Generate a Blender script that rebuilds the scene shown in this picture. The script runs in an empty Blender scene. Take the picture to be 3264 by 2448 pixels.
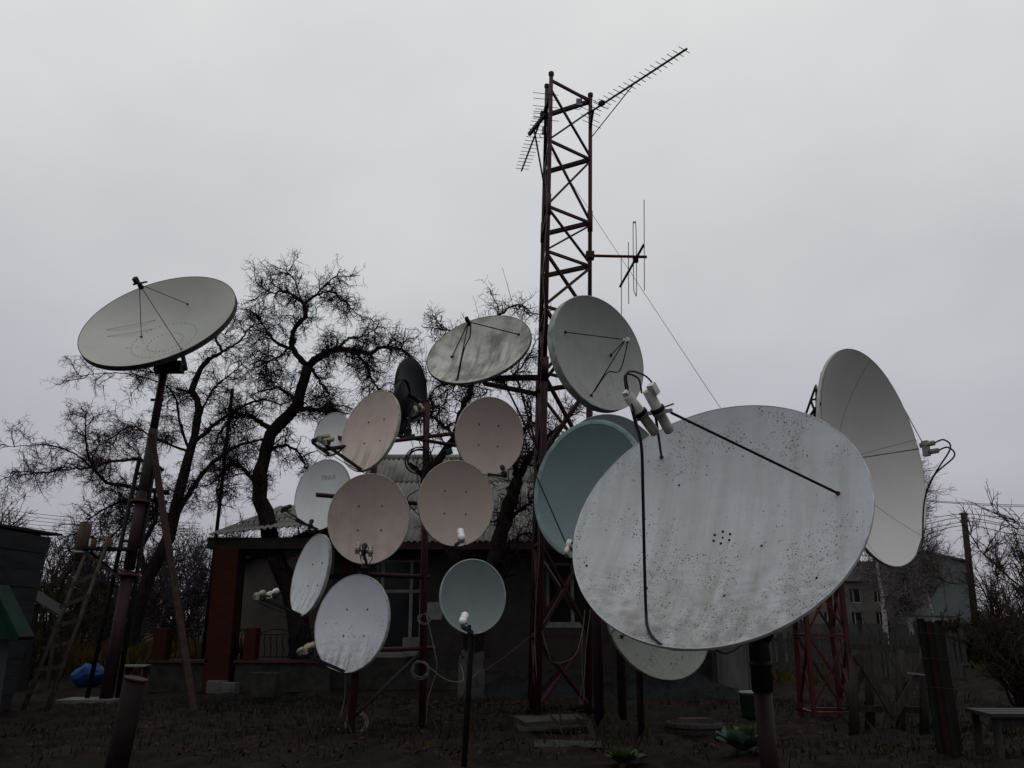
import bpy, math, random
import numpy as np
from mathutils import Vector, Matrix
PI = math.pi
SC = bpy.context.scene
COL = SC.collection
rng = np.random.default_rng(11)
random.seed(5)

# ------------------------------------------------------------------ camera
F, CX, CY, TH, HC = 2750.0, 1632.0, 1224.0, math.radians(15.27), 1.55
CT, ST = math.cos(TH), math.sin(TH)
cam = bpy.data.cameras.new('camera'); cam_o = bpy.data.objects.new('camera', cam); COL.objects.link(cam_o)
cam_o.location = (0, 0, HC); cam_o.rotation_euler = (PI / 2 + TH, 0, 0)
cam.sensor_width = 36.0; cam.lens = 36.0 * F / 3264.0; cam.clip_start = 0.05; cam.clip_end = 2000
SC.camera = cam_o
# ------------------------------------------------------------------ overcast sky
W = bpy.data.worlds.new('World'); SC.world = W; W.use_nodes = True
nt = W.node_tree; nt.nodes.clear()
def wn(t, **k):
    n = nt.nodes.new(t)
    for a, b in k.items(): setattr(n, a, b)
    return n
SUN_EL, SUN_AZ = math.radians(74), math.radians(200)
sky = wn('ShaderNodeTexSky', sky_type='NISHITA', sun_disc=False, sun_elevation=SUN_EL, sun_rotation=SUN_AZ)
tc = wn('ShaderNodeTexCoord'); sep = wn('ShaderNodeSeparateXYZ'); nt.links.new(tc.outputs['Generated'], sep.inputs[0])
ramp = wn('ShaderNodeValToRGB'); ramp.color_ramp.interpolation = 'B_SPLINE'
mp = wn('ShaderNodeMapping'); mp.inputs['Scale'].default_value = (1.3, 1.3, 2.2)
nz = wn('ShaderNodeTexNoise'); nz.inputs['Scale'].default_value = 1.6; nz.inputs['Detail'].default_value = 5; nz.inputs['Roughness'].default_value = .5
nt.links.new(tc.outputs['Generated'], mp.inputs[0]); nt.links.new(mp.outputs[0], nz.inputs['Vector'])
mad = wn('ShaderNodeMath', operation='MULTIPLY_ADD'); mad.inputs[1].default_value = .52; mad.inputs[2].default_value = -.26
nt.links.new(nz.outputs['Fac'], mad.inputs[0])
add = wn('ShaderNodeMath', operation='ADD'); nt.links.new(sep.outputs['Z'], add.inputs[0]); nt.links.new(mad.outputs[0], add.inputs[1])
nt.links.new(add.outputs[0], ramp.inputs[0])
cr = ramp.color_ramp
cr.elements[0].position = 0.0; cr.elements[0].color = (.345, .335, .375, 1)
cr.elements[1].position = 1.0; cr.elements[1].color = (.99, 1.0, .985, 1)
e = cr.elements.new(.2); e.color = (.48, .475, .525, 1)
e = cr.elements.new(.42); e.color = (.63, .64, .655, 1)
e = cr.elements.new(.65); e.color = (.74, .755, .745, 1)
b1 = wn('ShaderNodeBackground'); b1.inputs[1].default_value = .08; nt.links.new(sky.outputs[0], b1.inputs[0])
b2 = wn('ShaderNodeBackground'); b2.inputs[1].default_value = 1.0; nt.links.new(ramp.outputs[0], b2.inputs[0])
mx = wn('ShaderNodeMixShader'); mx.inputs[0].default_value = .95
nt.links.new(b1.outputs[0], mx.inputs[1]); nt.links.new(b2.outputs[0], mx.inputs[2])
wo = wn('ShaderNodeOutputWorld'); nt.links.new(mx.outputs[0], wo.inputs[0])
sun = bpy.data.lights.new('sun', 'SUN'); sun.energy = .5; sun.angle = math.radians(50); sun.color = (1, .98, .95)
sun_o = bpy.data.objects.new('sun', sun); COL.objects.link(sun_o)
sd = Vector((math.sin(SUN_AZ) * math.cos(SUN_EL), math.cos(SUN_AZ) * math.cos(SUN_EL), math.sin(SUN_EL)))
sun_o.rotation_euler = sd.to_track_quat('Z', 'Y').to_euler(); sun_o.location = (0, 0, 30)
vs = SC.view_settings; vs.view_transform = 'Standard'; vs.look = 'None'; vs.exposure = 0.0; vs.gamma = 1.0; vs.use_curve_mapping = False
SC.render.engine = 'CYCLES'; SC.cycles.max_bounces = 5; SC.cycles.use_denoising = True

# ------------------------------------------------------------------ pixel -> place
def ray(px, py):
    x = (px - CX) / F; v = -(py - CY) / F
    return np.array([x, CT - v * ST, ST + v * CT])
def P(px, py, D):
    r = ray(px, py); r = r * (D / r[1]); return r + np.array([0, 0, HC])
def G(px, py, z=0.0):
    r = ray(px, py); return r * ((z - HC) / r[2]) + np.array([0, 0, HC])
PZ = lambda px, py, z: G(px, py, z)
def XD(px, D, z=0.0):          # world x of image column px at depth D and height z
    return (px - CX) / F * (D * CT + (z - HC) * ST)
def nrm(v):
    v = np.asarray(v, float); return v / np.linalg.norm(v)

# ------------------------------------------------------------------ materials
MATS = {}
class NT:
    def __init__(s, name):
        s.m = bpy.data.materials.new(name); s.m.use_nodes = True; s.t = s.m.node_tree; s.t.nodes.clear()
        s.out = s.n('ShaderNodeOutputMaterial'); s.b = s.n('ShaderNodeBsdfPrincipled'); s.l(s.b.outputs[0], s.out.inputs[0])
        s.tc = s.n('ShaderNodeTexCoord')
    def n(s, t, **k):
        x = s.t.nodes.new(t)
        for a, b in k.items(): setattr(x, a, b)
        return x
    def l(s, a, b): s.t.links.new(a, b)
    def map(s, sc, loc=(0, 0, 0)):
        m = s.n('ShaderNodeMapping'); m.inputs['Scale'].default_value = sc; m.inputs['Location'].default_value = loc
        s.l(s.tc.outputs['Object'], m.inputs[0]); return m.outputs[0]
    def noise(s, scale, detail=4, vec=None, rough=.55):
        x = s.n('ShaderNodeTexNoise'); x.inputs['Scale'].default_value = scale; x.inputs['Detail'].default_value = detail; x.inputs['Roughness'].default_value = rough
        s.l(vec if vec is not None else s.tc.outputs['Object'], x.inputs['Vector']); return x.outputs['Fac']
    def math(s, op, a, b=None, clamp=False):
        x = s.n('ShaderNodeMath', operation=op); x.use_clamp = clamp
        for i, v in enumerate((a, b)):
            if v is None: continue
            if isinstance(v, (int, float)): x.inputs[i].default_value = v
            else: s.l(v, x.inputs[i])
        return x.outputs[0]
    def rng(s, v, a, b, c=0.0, d=1.0):
        x = s.n('ShaderNodeMapRange'); x.clamp = True
        s.l(v, x.inputs[0])
        for i, q in enumerate((a, b, c, d)): x.inputs[i + 1].default_value = q
        return x.outputs[0]
    def mix(s, f, a, b):
        x = s.n('ShaderNodeMix', data_type='RGBA')
        for i, v in ((0, f), (6, a), (7, b)):
            if isinstance(v, (tuple, list)): x.inputs[i].default_value = (*v[:3], 1)
            elif isinstance(v, (int, float)): x.inputs[i].default_value = v
            else: s.l(v, x.inputs[i])
        return x.outputs[2]
    def bump(s, h, strength=.3, dist=.02):
        x = s.n('ShaderNodeBump'); x.inputs['Strength'].default_value = strength; x.inputs['Distance'].default_value = dist
        s.l(h, x.inputs['Height']); s.l(x.outputs[0], s.b.inputs['Normal'])
    def col(s, c):
        if isinstance(c, (tuple, list)): s.b.inputs['Base Color'].default_value = (*c[:3], 1)
        else: s.l(c, s.b.inputs['Base Color'])
def mat(name, a, b=None, scale=6.0, rough=.8, bump=.0, bscale=None, metal=0.0, stretch=(1, 1, 1), spec=.06, lo=.35, hi=.68, dist=.01):
    if name in MATS: return MATS[name]
    t = NT(name); b = b or tuple(x * .6 for x in a)
    v = t.map(stretch); n = t.noise(scale, 5, v)
    t.col(t.mix(t.rng(n, lo, hi), a, b)); t.b.inputs['Roughness'].default_value = rough
    t.b.inputs['Metallic'].default_value = metal; t.b.inputs['Specular IOR Level'].default_value = spec
    if bump: t.bump(t.noise(bscale or scale * 3, 5, v), bump, dist)
    MATS[name] = t.m; return t.m
def dish_mat(name, base, R, dirt=(.10, .10, .085), speck=0.0, streak=.2, vary=.12, rough=.55, seed=0.0, spec=.35, scale=26, wavy=0, top=0.0, soft=0.0, tint=None, low0=(.9, -.9, .12), bump=1.0, grime=0.0):
    """painted sheet metal or fibreglass in the dish's own frame: x across, y up, z out"""
    t = NT(name); u = t.map((1 / R, 1 / R, 1 / R), (seed, seed * .7, seed * .3))
    xyz = t.n('ShaderNodeSeparateXYZ'); uu = t.map((1 / R, 1 / R, 1 / R)); t.l(uu, xyz.inputs[0]); y = xyz.outputs['Y']
    big = t.noise(1.3, 4, u)
    c = t.mix(t.rng(big, .3, .7), base, tuple(q * (1 - vary) for q in (tint or base)))
    fine = t.noise(40, 3, u); c = t.mix(t.rng(fine, .35, .75, 0, .12), c, tuple(q * .55 for q in base))
    st = t.n('ShaderNodeMapping'); st.inputs['Scale'].default_value = (7, .55, 1); t.l(u, st.inputs[0])
    sn = t.noise(1.4, 5, st.outputs[0], .62)
    low = t.math('ADD', t.rng(y, low0[0], low0[1], low0[2], 1), t.math('MULTIPLY', t.math('SUBTRACT', big, .5), .9))
    smask = t.math('MULTIPLY', t.rng(sn, .45, .72), t.math('MULTIPLY', low, streak, True), True)
    c = t.mix(smask, c, dirt)
    if soft:
        sm = t.math('MULTIPLY', t.rng(t.noise(2.6, 5, u), .42, .68), soft, True); c = t.mix(sm, c, dirt)
    if grime:
        gm = t.math('MULTIPLY', t.math('MULTIPLY', t.rng(t.math('ADD', y, t.math('MULTIPLY', t.math('SUBTRACT', big, .5), 1.2)), -.15, -.95), t.rng(t.noise(9, 6, u, .65), .36, .62)), grime, True)
        c = t.mix(gm, c, (.085, .08, .066))
    if speck:
        for k, (sc, rad) in enumerate(((scale, .36), (scale * 2.1, .40))):
            wv = t.n('ShaderNodeMapping'); wv.inputs['Scale'].default_value = (1, .72, 1); wv.inputs['Location'].default_value = (k * 3.1, k, 0); t.l(u, wv.inputs[0])
            vo = t.n('ShaderNodeTexVoronoi'); vo.inputs['Scale'].default_value = sc; vo.inputs['Randomness'].default_value = 1
            t.l(wv.outputs[0], vo.inputs['Vector'])
            cs = t.n('ShaderNodeSeparateColor'); t.l(vo.outputs['Color'], cs.inputs[0])
            clump = t.rng(t.noise(3.5, 5, u), .46, .64)
            dens = t.math('MULTIPLY', t.math('ADD', t.math('MULTIPLY', t.rng(y, .25, -.95), clump), t.math('MULTIPLY', t.rng(y, .35, .9), t.math('MULTIPLY', clump, top))), speck)
            on = t.math('LESS_THAN', cs.outputs[0], dens)
            ragged = t.math('ADD', vo.outputs['Distance'], t.math('MULTIPLY', t.math('SUBTRACT', t.noise(130, 2, u), .5), .22))
            dot = t.math('LESS_THAN', ragged, t.math('MULTIPLY', cs.outputs[1], rad))
            c = t.mix(t.math('MULTIPLY', t.math('MULTIPLY', on, dot), .9), c, (.028, .03, .026))
    t.col(c); t.b.inputs['Roughness'].default_value = rough; t.b.inputs['Specular IOR Level'].default_value = spec
    h = t.noise(3.0, 3, u)
    if wavy:
        wm = t.n('ShaderNodeMapping'); wm.inputs['Scale'].default_value = (1.2, 5, 1); wm.inputs['Rotation'].default_value = (0, 0, -.45); t.l(u, wm.inputs[0])
        h = t.math('ADD', h, t.math('MULTIPLY', t.math('MULTIPLY', t.noise(2.6, 3, wm.outputs[0]), t.rng(y, -.15, -.8)), wavy))
    t.bump(h, .4, .015 * R * bump)
    MATS[name] = t.m; return t.m

# ------------------------------------------------------------------ mesh helpers
def mesh_np(name, V, Q, smooth=False):
    """fast mesh from numpy vertex and (all quads or all tris) index arrays"""
    me = bpy.data.meshes.new(name); V = np.asarray(V, np.float32); Q = np.asarray(Q, np.int32)
    k = Q.shape[1]; me.vertices.add(len(V)); me.vertices.foreach_set('co', V.ravel())
    me.loops.add(Q.size); me.loops.foreach_set('vertex_index', Q.ravel())
    me.polygons.add(len(Q)); me.polygons.foreach_set('loop_start', np.arange(0, Q.size, k, dtype=np.int32))
    try: me.polygons.foreach_set('loop_total', np.full(len(Q), k, np.int32))
    except Exception: pass
    me.polygons.foreach_set('use_smooth', np.full(len(Q), smooth, bool))
    me.update(calc_edges=True); return me
class MB:
    def __init__(s): s.v = []; s.f = []
    def add(s, v, f):
        o = len(s.v); s.v += [tuple(map(float, p)) for p in v]; s.f += [tuple(i + o for i in q) for q in f]; return s
    def frame_box(s, c, ax, ay, az, hx, hy, hz):
        c, ax, ay, az = map(np.asarray, (c, ax, ay, az)); V = []
        for k in (-1, 1):
            for j in (-1, 1):
                for i in (-1, 1): V.append(c + ax * hx * i + ay * hy * j + az * hz * k)
        return s.add(V, [(0, 2, 3, 1), (4, 5, 7, 6), (0, 1, 5, 4), (2, 6, 7, 3), (0, 4, 6, 2), (1, 3, 7, 5)])
    def box(s, x0, x1, y0, y1, z0, z1):
        return s.frame_box(((x0 + x1) / 2, (y0 + y1) / 2, (z0 + z1) / 2), (1, 0, 0), (0, 1, 0), (0, 0, 1), (x1 - x0) / 2, (y1 - y0) / 2, (z1 - z0) / 2)
    def beam(s, p, q, w, h=None, up=(0, 0, 1)):
        p = np.asarray(p, float); q = np.asarray(q, float); d = q - p; L = np.linalg.norm(d); d = d / L
        up = np.asarray(up, float)
        if abs(d @ up) > .95: up = np.array([1., 0, 0])
        x = nrm(np.cross(d, up)); y = np.cross(x, d)
        return s.frame_box((p + q) / 2, x, d, y, w / 2, L / 2, (h or w) / 2)
    def tube(s, pts, r, n=8, cap=True):
        pts = [np.asarray(p, float) for p in pts]; m = len(pts)
        rr = list(r) if hasattr(r, '__len__') else [r] * m
        ref = np.array([0, 0, 1.0]); V = []
        for i, p in enumerate(pts):
            d = nrm(pts[min(i + 1, m - 1)] - pts[max(i - 1, 0)])
            if i == 0:
                if abs(d @ ref) > .9: ref = np.array([1.0, 0, 0])
            x = ref - d * (ref @ d); x = nrm(x); ref = x; y = np.cross(d, x)
            for k in range(n):
                a = 2 * PI * k / n; V.append(p + (x * math.cos(a) + y * math.sin(a)) * rr[i])
        Fc = [(i * n + k, i * n + (k + 1) % n, (i + 1) * n + (k + 1) % n, (i + 1) * n + k) for i in range(m - 1) for k in range(n)]
        if cap: Fc += [tuple(reversed(range(n))), tuple(range((m - 1) * n, m * n))]
        return s.add(V, Fc)
    def lathe(s, c, ax, prof, n=24, sx=1.0, sy=1.0, ux=None):
        c = np.asarray(c, float); ax = nrm(ax)
        ref = np.array([0, 0, 1.]) if abs(ax[2]) < .9 else np.array([1., 0, 0])
        x = nrm(np.cross(ref, ax)) if ux is None else nrm(ux); y = np.cross(ax, x); V = []; m = len(prof)
        for r, z in prof:
            for k in range(n):
                a = 2 * PI * k / n; V.append(c + ax * z + x * math.cos(a) * r * sx + y * math.sin(a) * r * sy)
        Fc = [(i * n + k, i * n + (k + 1) % n, (i + 1) * n + (k + 1) % n, (i + 1) * n + k) for i in range(m - 1) for k in range(n)]
        Fc += [tuple(reversed(range(n))), tuple(range((m - 1) * n, m * n))]
        return s.add(V, Fc)
    def build(s, name, m, parent=None, smooth=False, origin=None, auto=None):
        off = np.zeros(3) if origin is None else np.asarray(origin, float)
        if parent is not None: off = np.array(root_of(parent).location)
        me = bpy.data.meshes.new(name); me.from_pydata([(a - off[0], b - off[1], c - off[2]) for a, b, c in s.v], [], s.f)
        if smooth: me.polygons.foreach_set('use_smooth', [len(p.vertices) <= 4 for p in me.polygons])
        me.update(); return link(name, me, m, parent, None if parent is not None else off)
def root_of(o):
    while o.parent: o = o.parent
    return o
def link(name, me, m=None, parent=None, loc=None, mw=None):
    o = bpy.data.objects.new(name, me); COL.objects.link(o)
    if m is not None and len(me.materials) == 0: me.materials.append(m)
    if parent is not None: o.parent = parent
    if loc is not None: o.location = [float(q) for q in loc]
    if mw is not None: o.matrix_local = mw
    return o
def tag(o, label=None, cat=None, group=None, kind=None):
    for k, v in (('label', label), ('category', cat), ('group', group), ('kind', kind)):
        if v: o[k] = v
    return o
def thing(name, loc, label, cat, group=None):
    o = bpy.data.objects.new(name, None); COL.objects.link(o); o.empty_display_size = .2
    o.location = [float(q) for q in loc]; tag(o, label, cat, group); return o
def smooth_curve(pts, k=6):
    pts = [np.asarray(p, float) for p in pts]; out = []
    for i in range(len(pts) - 1):
        p0 = pts[max(i - 1, 0)]; p1 = pts[i]; p2 = pts[i + 1]; p3 = pts[min(i + 2, len(pts) - 1)]
        for j in range(k):
            t = j / k
            out.append(.5 * ((2 * p1) + (p2 - p0) * t + (2 * p0 - 5 * p1 + 4 * p2 - p3) * t * t + (3 * p1 - p0 - 3 * p2 + p3) * t ** 3))
    out.append(pts[-1]); return out
def cable(name, pts, r, m, parent=None, k=6):
    return MB().tube(smooth_curve(pts, k), r, 6).build(name, m, parent, True, origin=pts[0] if parent is None else None)

# ---- palette
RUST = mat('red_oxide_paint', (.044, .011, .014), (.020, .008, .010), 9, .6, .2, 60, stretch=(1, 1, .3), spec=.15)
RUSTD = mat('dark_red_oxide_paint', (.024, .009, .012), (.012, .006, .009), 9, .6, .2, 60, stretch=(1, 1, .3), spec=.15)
REDP = mat('fresh_red_paint', (.055, .0095, .010), (.026, .007, .008), 7, .5, .2, 50, stretch=(1, 1, .3), spec=.15)
IRON = mat('dark_iron', (.013, .012, .014), (.006, .006, .007), 12, .55, .1)
BLACK = mat('black_plastic', (.012, .012, .013), (.018, .018, .019), 20, .5)
CABLE = mat('black_cable_rubber', (.014, .013, .016), (.02, .018, .022), 30, .55)
WCABLE = mat('white_cable_sheath', (.13, .125, .12), (.07, .068, .065), 30, .55)
GALV = mat('galvanised_steel', (.20, .20, .21), (.11, .11, .12), 14, .45, .05, metal=.4)
LNBW = mat('lnb_white_plastic', (.50, .49, .47), (.36, .35, .32), 18, .5)
LNBC = mat('lnb_cream_plastic', (.24, .22, .17), (.14, .128, .10), 18, .5)
BAG = mat('clear_plastic_bag', (.62, .63, .64), (.40, .41, .42), 30, .3, .8, 40, spec=.6)
WOOD = mat('weathered_wood', (.060, .045, .034), (.024, .018, .014), 8, .85, .5, 20, stretch=(3, 3, .3))
WOODG = mat('grey_weathered_wood', (.034, .030, .027), (.015, .014, .013), 8, .85, .5, 20, stretch=(3, 3, .3))
CONC = mat('dirty_concrete', (.032, .031, .029), (.014, .014, .013), 5, .9, .4, 40)
BARK = None

# ------------------------------------------------------------------ ground
def ground():
    def axis(lo, hi, step, far):
        a = list(np.arange(lo, hi + .001, step)); s = step; x = hi; R = []
        while x < far: s *= 1.5; x += s; R.append(x)
        s = step; x = lo; L = []
        while x > -far: s *= 1.5; x -= s; L.append(x)
        return np.array(L[::-1] + a + R)
    xs = axis(-13, 13, .11, 700); ys = axis(7.5, 27, .11, 700)
    X, Y = np.meshgrid(xs, ys); Z = np.zeros_like(X)
    r2 = np.random.default_rng(3)
    for sc, amp in ((1.1, .030), (.45, .022), (.22, .016)):
        for _ in range(9):
            a = r2.uniform(0, 2 * PI); k = 2 * PI / (sc * r2.uniform(.7, 1.5)); ph = r2.uniform(0, 6.3)
            Z += amp / 3 * np.sin(k * (X * math.cos(a) + Y * math.sin(a)) + ph)
    near = np.clip(1 - np.maximum(np.abs(X) - 13, np.maximum(7.5 - Y, Y - 27)) / 3, 0, 1)
    Z = Z * near - .012
    n, m = X.shape; I = np.arange(n * m).reshape(n, m)
    Q = np.stack([I[:-1, :-1], I[:-1, 1:], I[1:, 1:], I[1:, :-1]], -1).reshape(-1, 4)
    t = NT('dark_wet_soil')
    n1 = t.noise(.35, 5); n2 = t.noise(3, 6); n3 = t.noise(28, 5)
    c = t.mix(t.rng(n2, .35, .7), (.019, .0138, .0125), (.0062, .0052, .0050))
    c = t.mix(t.rng(n1, .52, .68, 0, .8), c, (.0085, .0095, .0055))
    c = t.mix(t.rng(n3, .62, .75, 0, .7), c, (.019, .0145, .012))
    t.col(c); t.b.inputs['Roughness'].default_value = .85; t.b.inputs['Specular IOR Level'].default_value = .03
    t.bump(t.math('ADD', n3, t.math('MULTIPLY', t.noise(90, 4), .5)), .9, .03)
    o = link('ground', mesh_np('ground', np.stack([X, Y, Z], -1).reshape(-1, 3), Q, True), t.m)
    tag(o, 'dark wet garden soil with scattered grass and leaf litter', None, kind='structure')
ground()

# ------------------------------------------------------------------ vegetation engine
def tubes_np(PT, R, sides=3):
    """PT (N,M,3) polylines, R (N,M) radii -> quads"""
    N, Mn, _ = PT.shape
    T = np.empty_like(PT); T[:, 1:-1] = PT[:, 2:] - PT[:, :-2]; T[:, 0] = PT[:, 1] - PT[:, 0]; T[:, -1] = PT[:, -1] - PT[:, -2]
    T /= np.linalg.norm(T, axis=-1, keepdims=True) + 1e-9
    ref = np.where(np.abs(T[..., 2:3]) > .9, np.array([1., 0, 0]), np.array([0, 0, 1.]))
    A = np.cross(T, ref); A /= np.linalg.norm(A, axis=-1, keepdims=True) + 1e-9; B = np.cross(T, A)
    ang = np.arange(sides) * 2 * PI / sides
    V = PT[:, :, None, :] + R[:, :, None, None] * (A[:, :, None, :] * np.cos(ang)[:, None] + B[:, :, None, :] * np.sin(ang)[:, None])
    I = np.arange(N * Mn * sides).reshape(N, Mn, sides); J = np.roll(I, -1, 2)
    Q = np.stack([I[:, :-1], J[:, :-1], J[:, 1:], I[:, 1:]], -1).reshape(-1, 4)
    return V.reshape(-1, 3), Q
def join_np(parts):
    V = []; Q = []; o = 0
    for v, q in parts: V.append(v); Q.append(q + o); o += len(v)
    return np.concatenate(V), np.concatenate(Q)
def grow(g, S, D, L, r, nseg, wig, bias, taper=.35):
    N = len(S); PT = np.empty((N, nseg + 1, 3)); PT[:, 0] = S; d = D / (np.linalg.norm(D, axis=1, keepdims=True) + 1e-9)
    for i in range(nseg):
        d = d + g.normal(0, wig, (N, 3)) + bias; d /= np.linalg.norm(d, axis=1, keepdims=True) + 1e-9
        PT[:, i + 1] = PT[:, i] + d * (L / nseg)[:, None]
    R = r[:, None] * np.linspace(1, taper, nseg + 1)[None]
    return PT, R
def spawn(g, PT, R, n, spread, tmin=.2, w=None):
    """n child starts on the polylines: start, direction, parent radius"""
    N, Mn, _ = PT.shape
    L = np.linalg.norm(PT[:, -1] - PT[:, 0], axis=1) + .01
    p = (w if w is not None else L); p = p / p.sum()
    i = g.choice(N, n, p=p); t = g.uniform(tmin, 1, n) * (Mn - 1); j = np.minimum(t.astype(int), Mn - 2); f = (t - j)[:, None]
    S = PT[i, j] * (1 - f) + PT[i, j + 1] * f; T = PT[i, j + 1] - PT[i, j]; T /= np.linalg.norm(T, axis=1, keepdims=True) + 1e-9
    rnd = g.normal(0, 1, (n, 3)); rnd -= T * (rnd * T).sum(1, keepdims=True); rnd /= np.linalg.norm(rnd, axis=1, keepdims=True) + 1e-9
    a = g.uniform(spread[0], spread[1], n)[:, None]
    return S, T * np.cos(a) + rnd * np.sin(a), R[i, j]
def resample(pts, n):
    pts = np.array(smooth_curve(pts, 8)); s = np.r_[0, np.cumsum(np.linalg.norm(np.diff(pts, axis=0), axis=1))]
    u = np.linspace(0, s[-1], n); return np.stack([np.interp(u, s, pts[:, k]) for k in range(3)], -1)
def bark(name, a, b, wash=None):
    t = NT(name); v = t.map((1, 1, .35)); n = t.noise(14, 6, v)
    c = t.mix(t.rng(n, .35, .65), a, b)
    if wash:
        xyz = t.n('ShaderNodeSeparateXYZ'); t.l(t.tc.outputs['Object'], xyz.inputs[0])
        edge = t.math('ADD', xyz.outputs['Z'], t.math('MULTIPLY', t.noise(7, 4), .35))
        c = t.mix(t.math('MULTIPLY', t.rng(edge, wash + .2, wash + .16), t.rng(t.noise(9, 5, v), .25, .5, .35, .95)), c, (.075, .075, .072))
    t.col(c); t.b.inputs['Roughness'].default_value = .9; t.b.inputs['Specular IOR Level'].default_value = .04
    t.bump(t.noise(24, 6, v), 1.0, .05); MATS[name] = t.m; return t.m
TWIG = mat('wet_twig_bark', (.034, .018, .025), (.018, .010, .014), 3, .8, spec=.03)
BARKA = bark('apple_bark_low_wash', (.020, .016, .015), (.008, .007, .007), .55)
BARKC = bark('apple_bark_wash', (.020, .016, .015), (.008, .007, .007), .95)
BARKB = bark('apple_bark', (.020, .016, .015), (.008, .007, .007))
BIRCHB = None
def apple_tree(name, base, label, limbs, m, n1, n2, n3, seed, L1=(.5, 1.3), L2=(.25, .6), L3=(.08, .22), droop=-.03, k=1.0, group=None, jit=.45, shoots=0):
    """limbs: list of (pixel polyline [(px,py,depth)...], r0, r1)"""
    g = np.random.default_rng(seed); root = thing(name, base, label, 'tree', group)
    ML = []; MR = []; W = []
    for q, (pts, r0, r1, wgt) in enumerate(limbs):
        pp = [np.asarray(p, float) if p[1] < 100 else P(*p) for p in pts]
        c = resample(pp, 26); c[1:-1] += g.normal(0, .012, c[1:-1].shape) * (1 + r0)
        rr = np.linspace(r0, r1, 26) * (1.0 if q == 0 else .84) * (1 + g.normal(0, .06, 26))
        mb = MB().tube(list(c), list(rr), 10); mb.build('trunk' if q == 0 else 'limb', m, root, True)
        ML.append(c); MR.append(rr); W.append(wgt * np.linalg.norm(c[-1] - c[0]))
    PT = np.array(ML); R = np.array(MR); W = np.array(W); parts = []
    S, D, _ = spawn(g, PT, R, n1, (.5, 1.35), .12, W)
    D[:, 1] += g.normal(0, jit, n1); D[:, 2] += g.normal(.1, .35, n1)
    P1, R1 = grow(g, S, D, g.uniform(*L1, n1), g.uniform(.011, .022, n1) * k, 9, .27, np.array([0, 0, droop]), .4); parts.append(tubes_np(P1, R1, 4))
    S, D, _ = spawn(g, P1, R1, n2, (.5, 1.4), .08)
    P2, R2 = grow(g, S, D, g.uniform(*L2, n2), g.uniform(.006, .010, n2) * k, 6, .33, np.array([0, 0, droop * 1.6]), .5); parts.append(tubes_np(P2, R2, 3))
    S, D, _ = spawn(g, P2, R2, n3, (.5, 1.5), .1)
    P3, R3 = grow(g, S, D, g.uniform(*L3, n3), g.uniform(.0042, .0062, n3) * k, 3, .4, np.array([0, 0, droop]), .6); parts.append(tubes_np(P3, R3, 3))
    if shoots:
        S, D, _ = spawn(g, PT, R, shoots, (.9, 1.5), .3, W); D = D * .25 + np.array([0, 0, 1.0])
        P4, R4 = grow(g, S, D, g.uniform(.6, 1.5, shoots), g.uniform(.006, .009, shoots) * k, 7, .07, np.array([0, 0, .03]), .4); parts.append(tubes_np(P4, R4, 3))
        S, D, _ = spawn(g, P4, R4, shoots * 5, (.4, .9), .2)
        P5, R5 = grow(g, S, D, g.uniform(.06, .2, shoots * 5), np.full(shoots * 5, .0042) * k, 3, .2, np.array([0, 0, .05]), .6); parts.append(tubes_np(P5, R5, 3))
    V, Q = join_np(parts); V = V - np.array(root.location)
    link('crown', mesh_np('crown', V, Q), TWIG, root)
    return root
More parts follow.
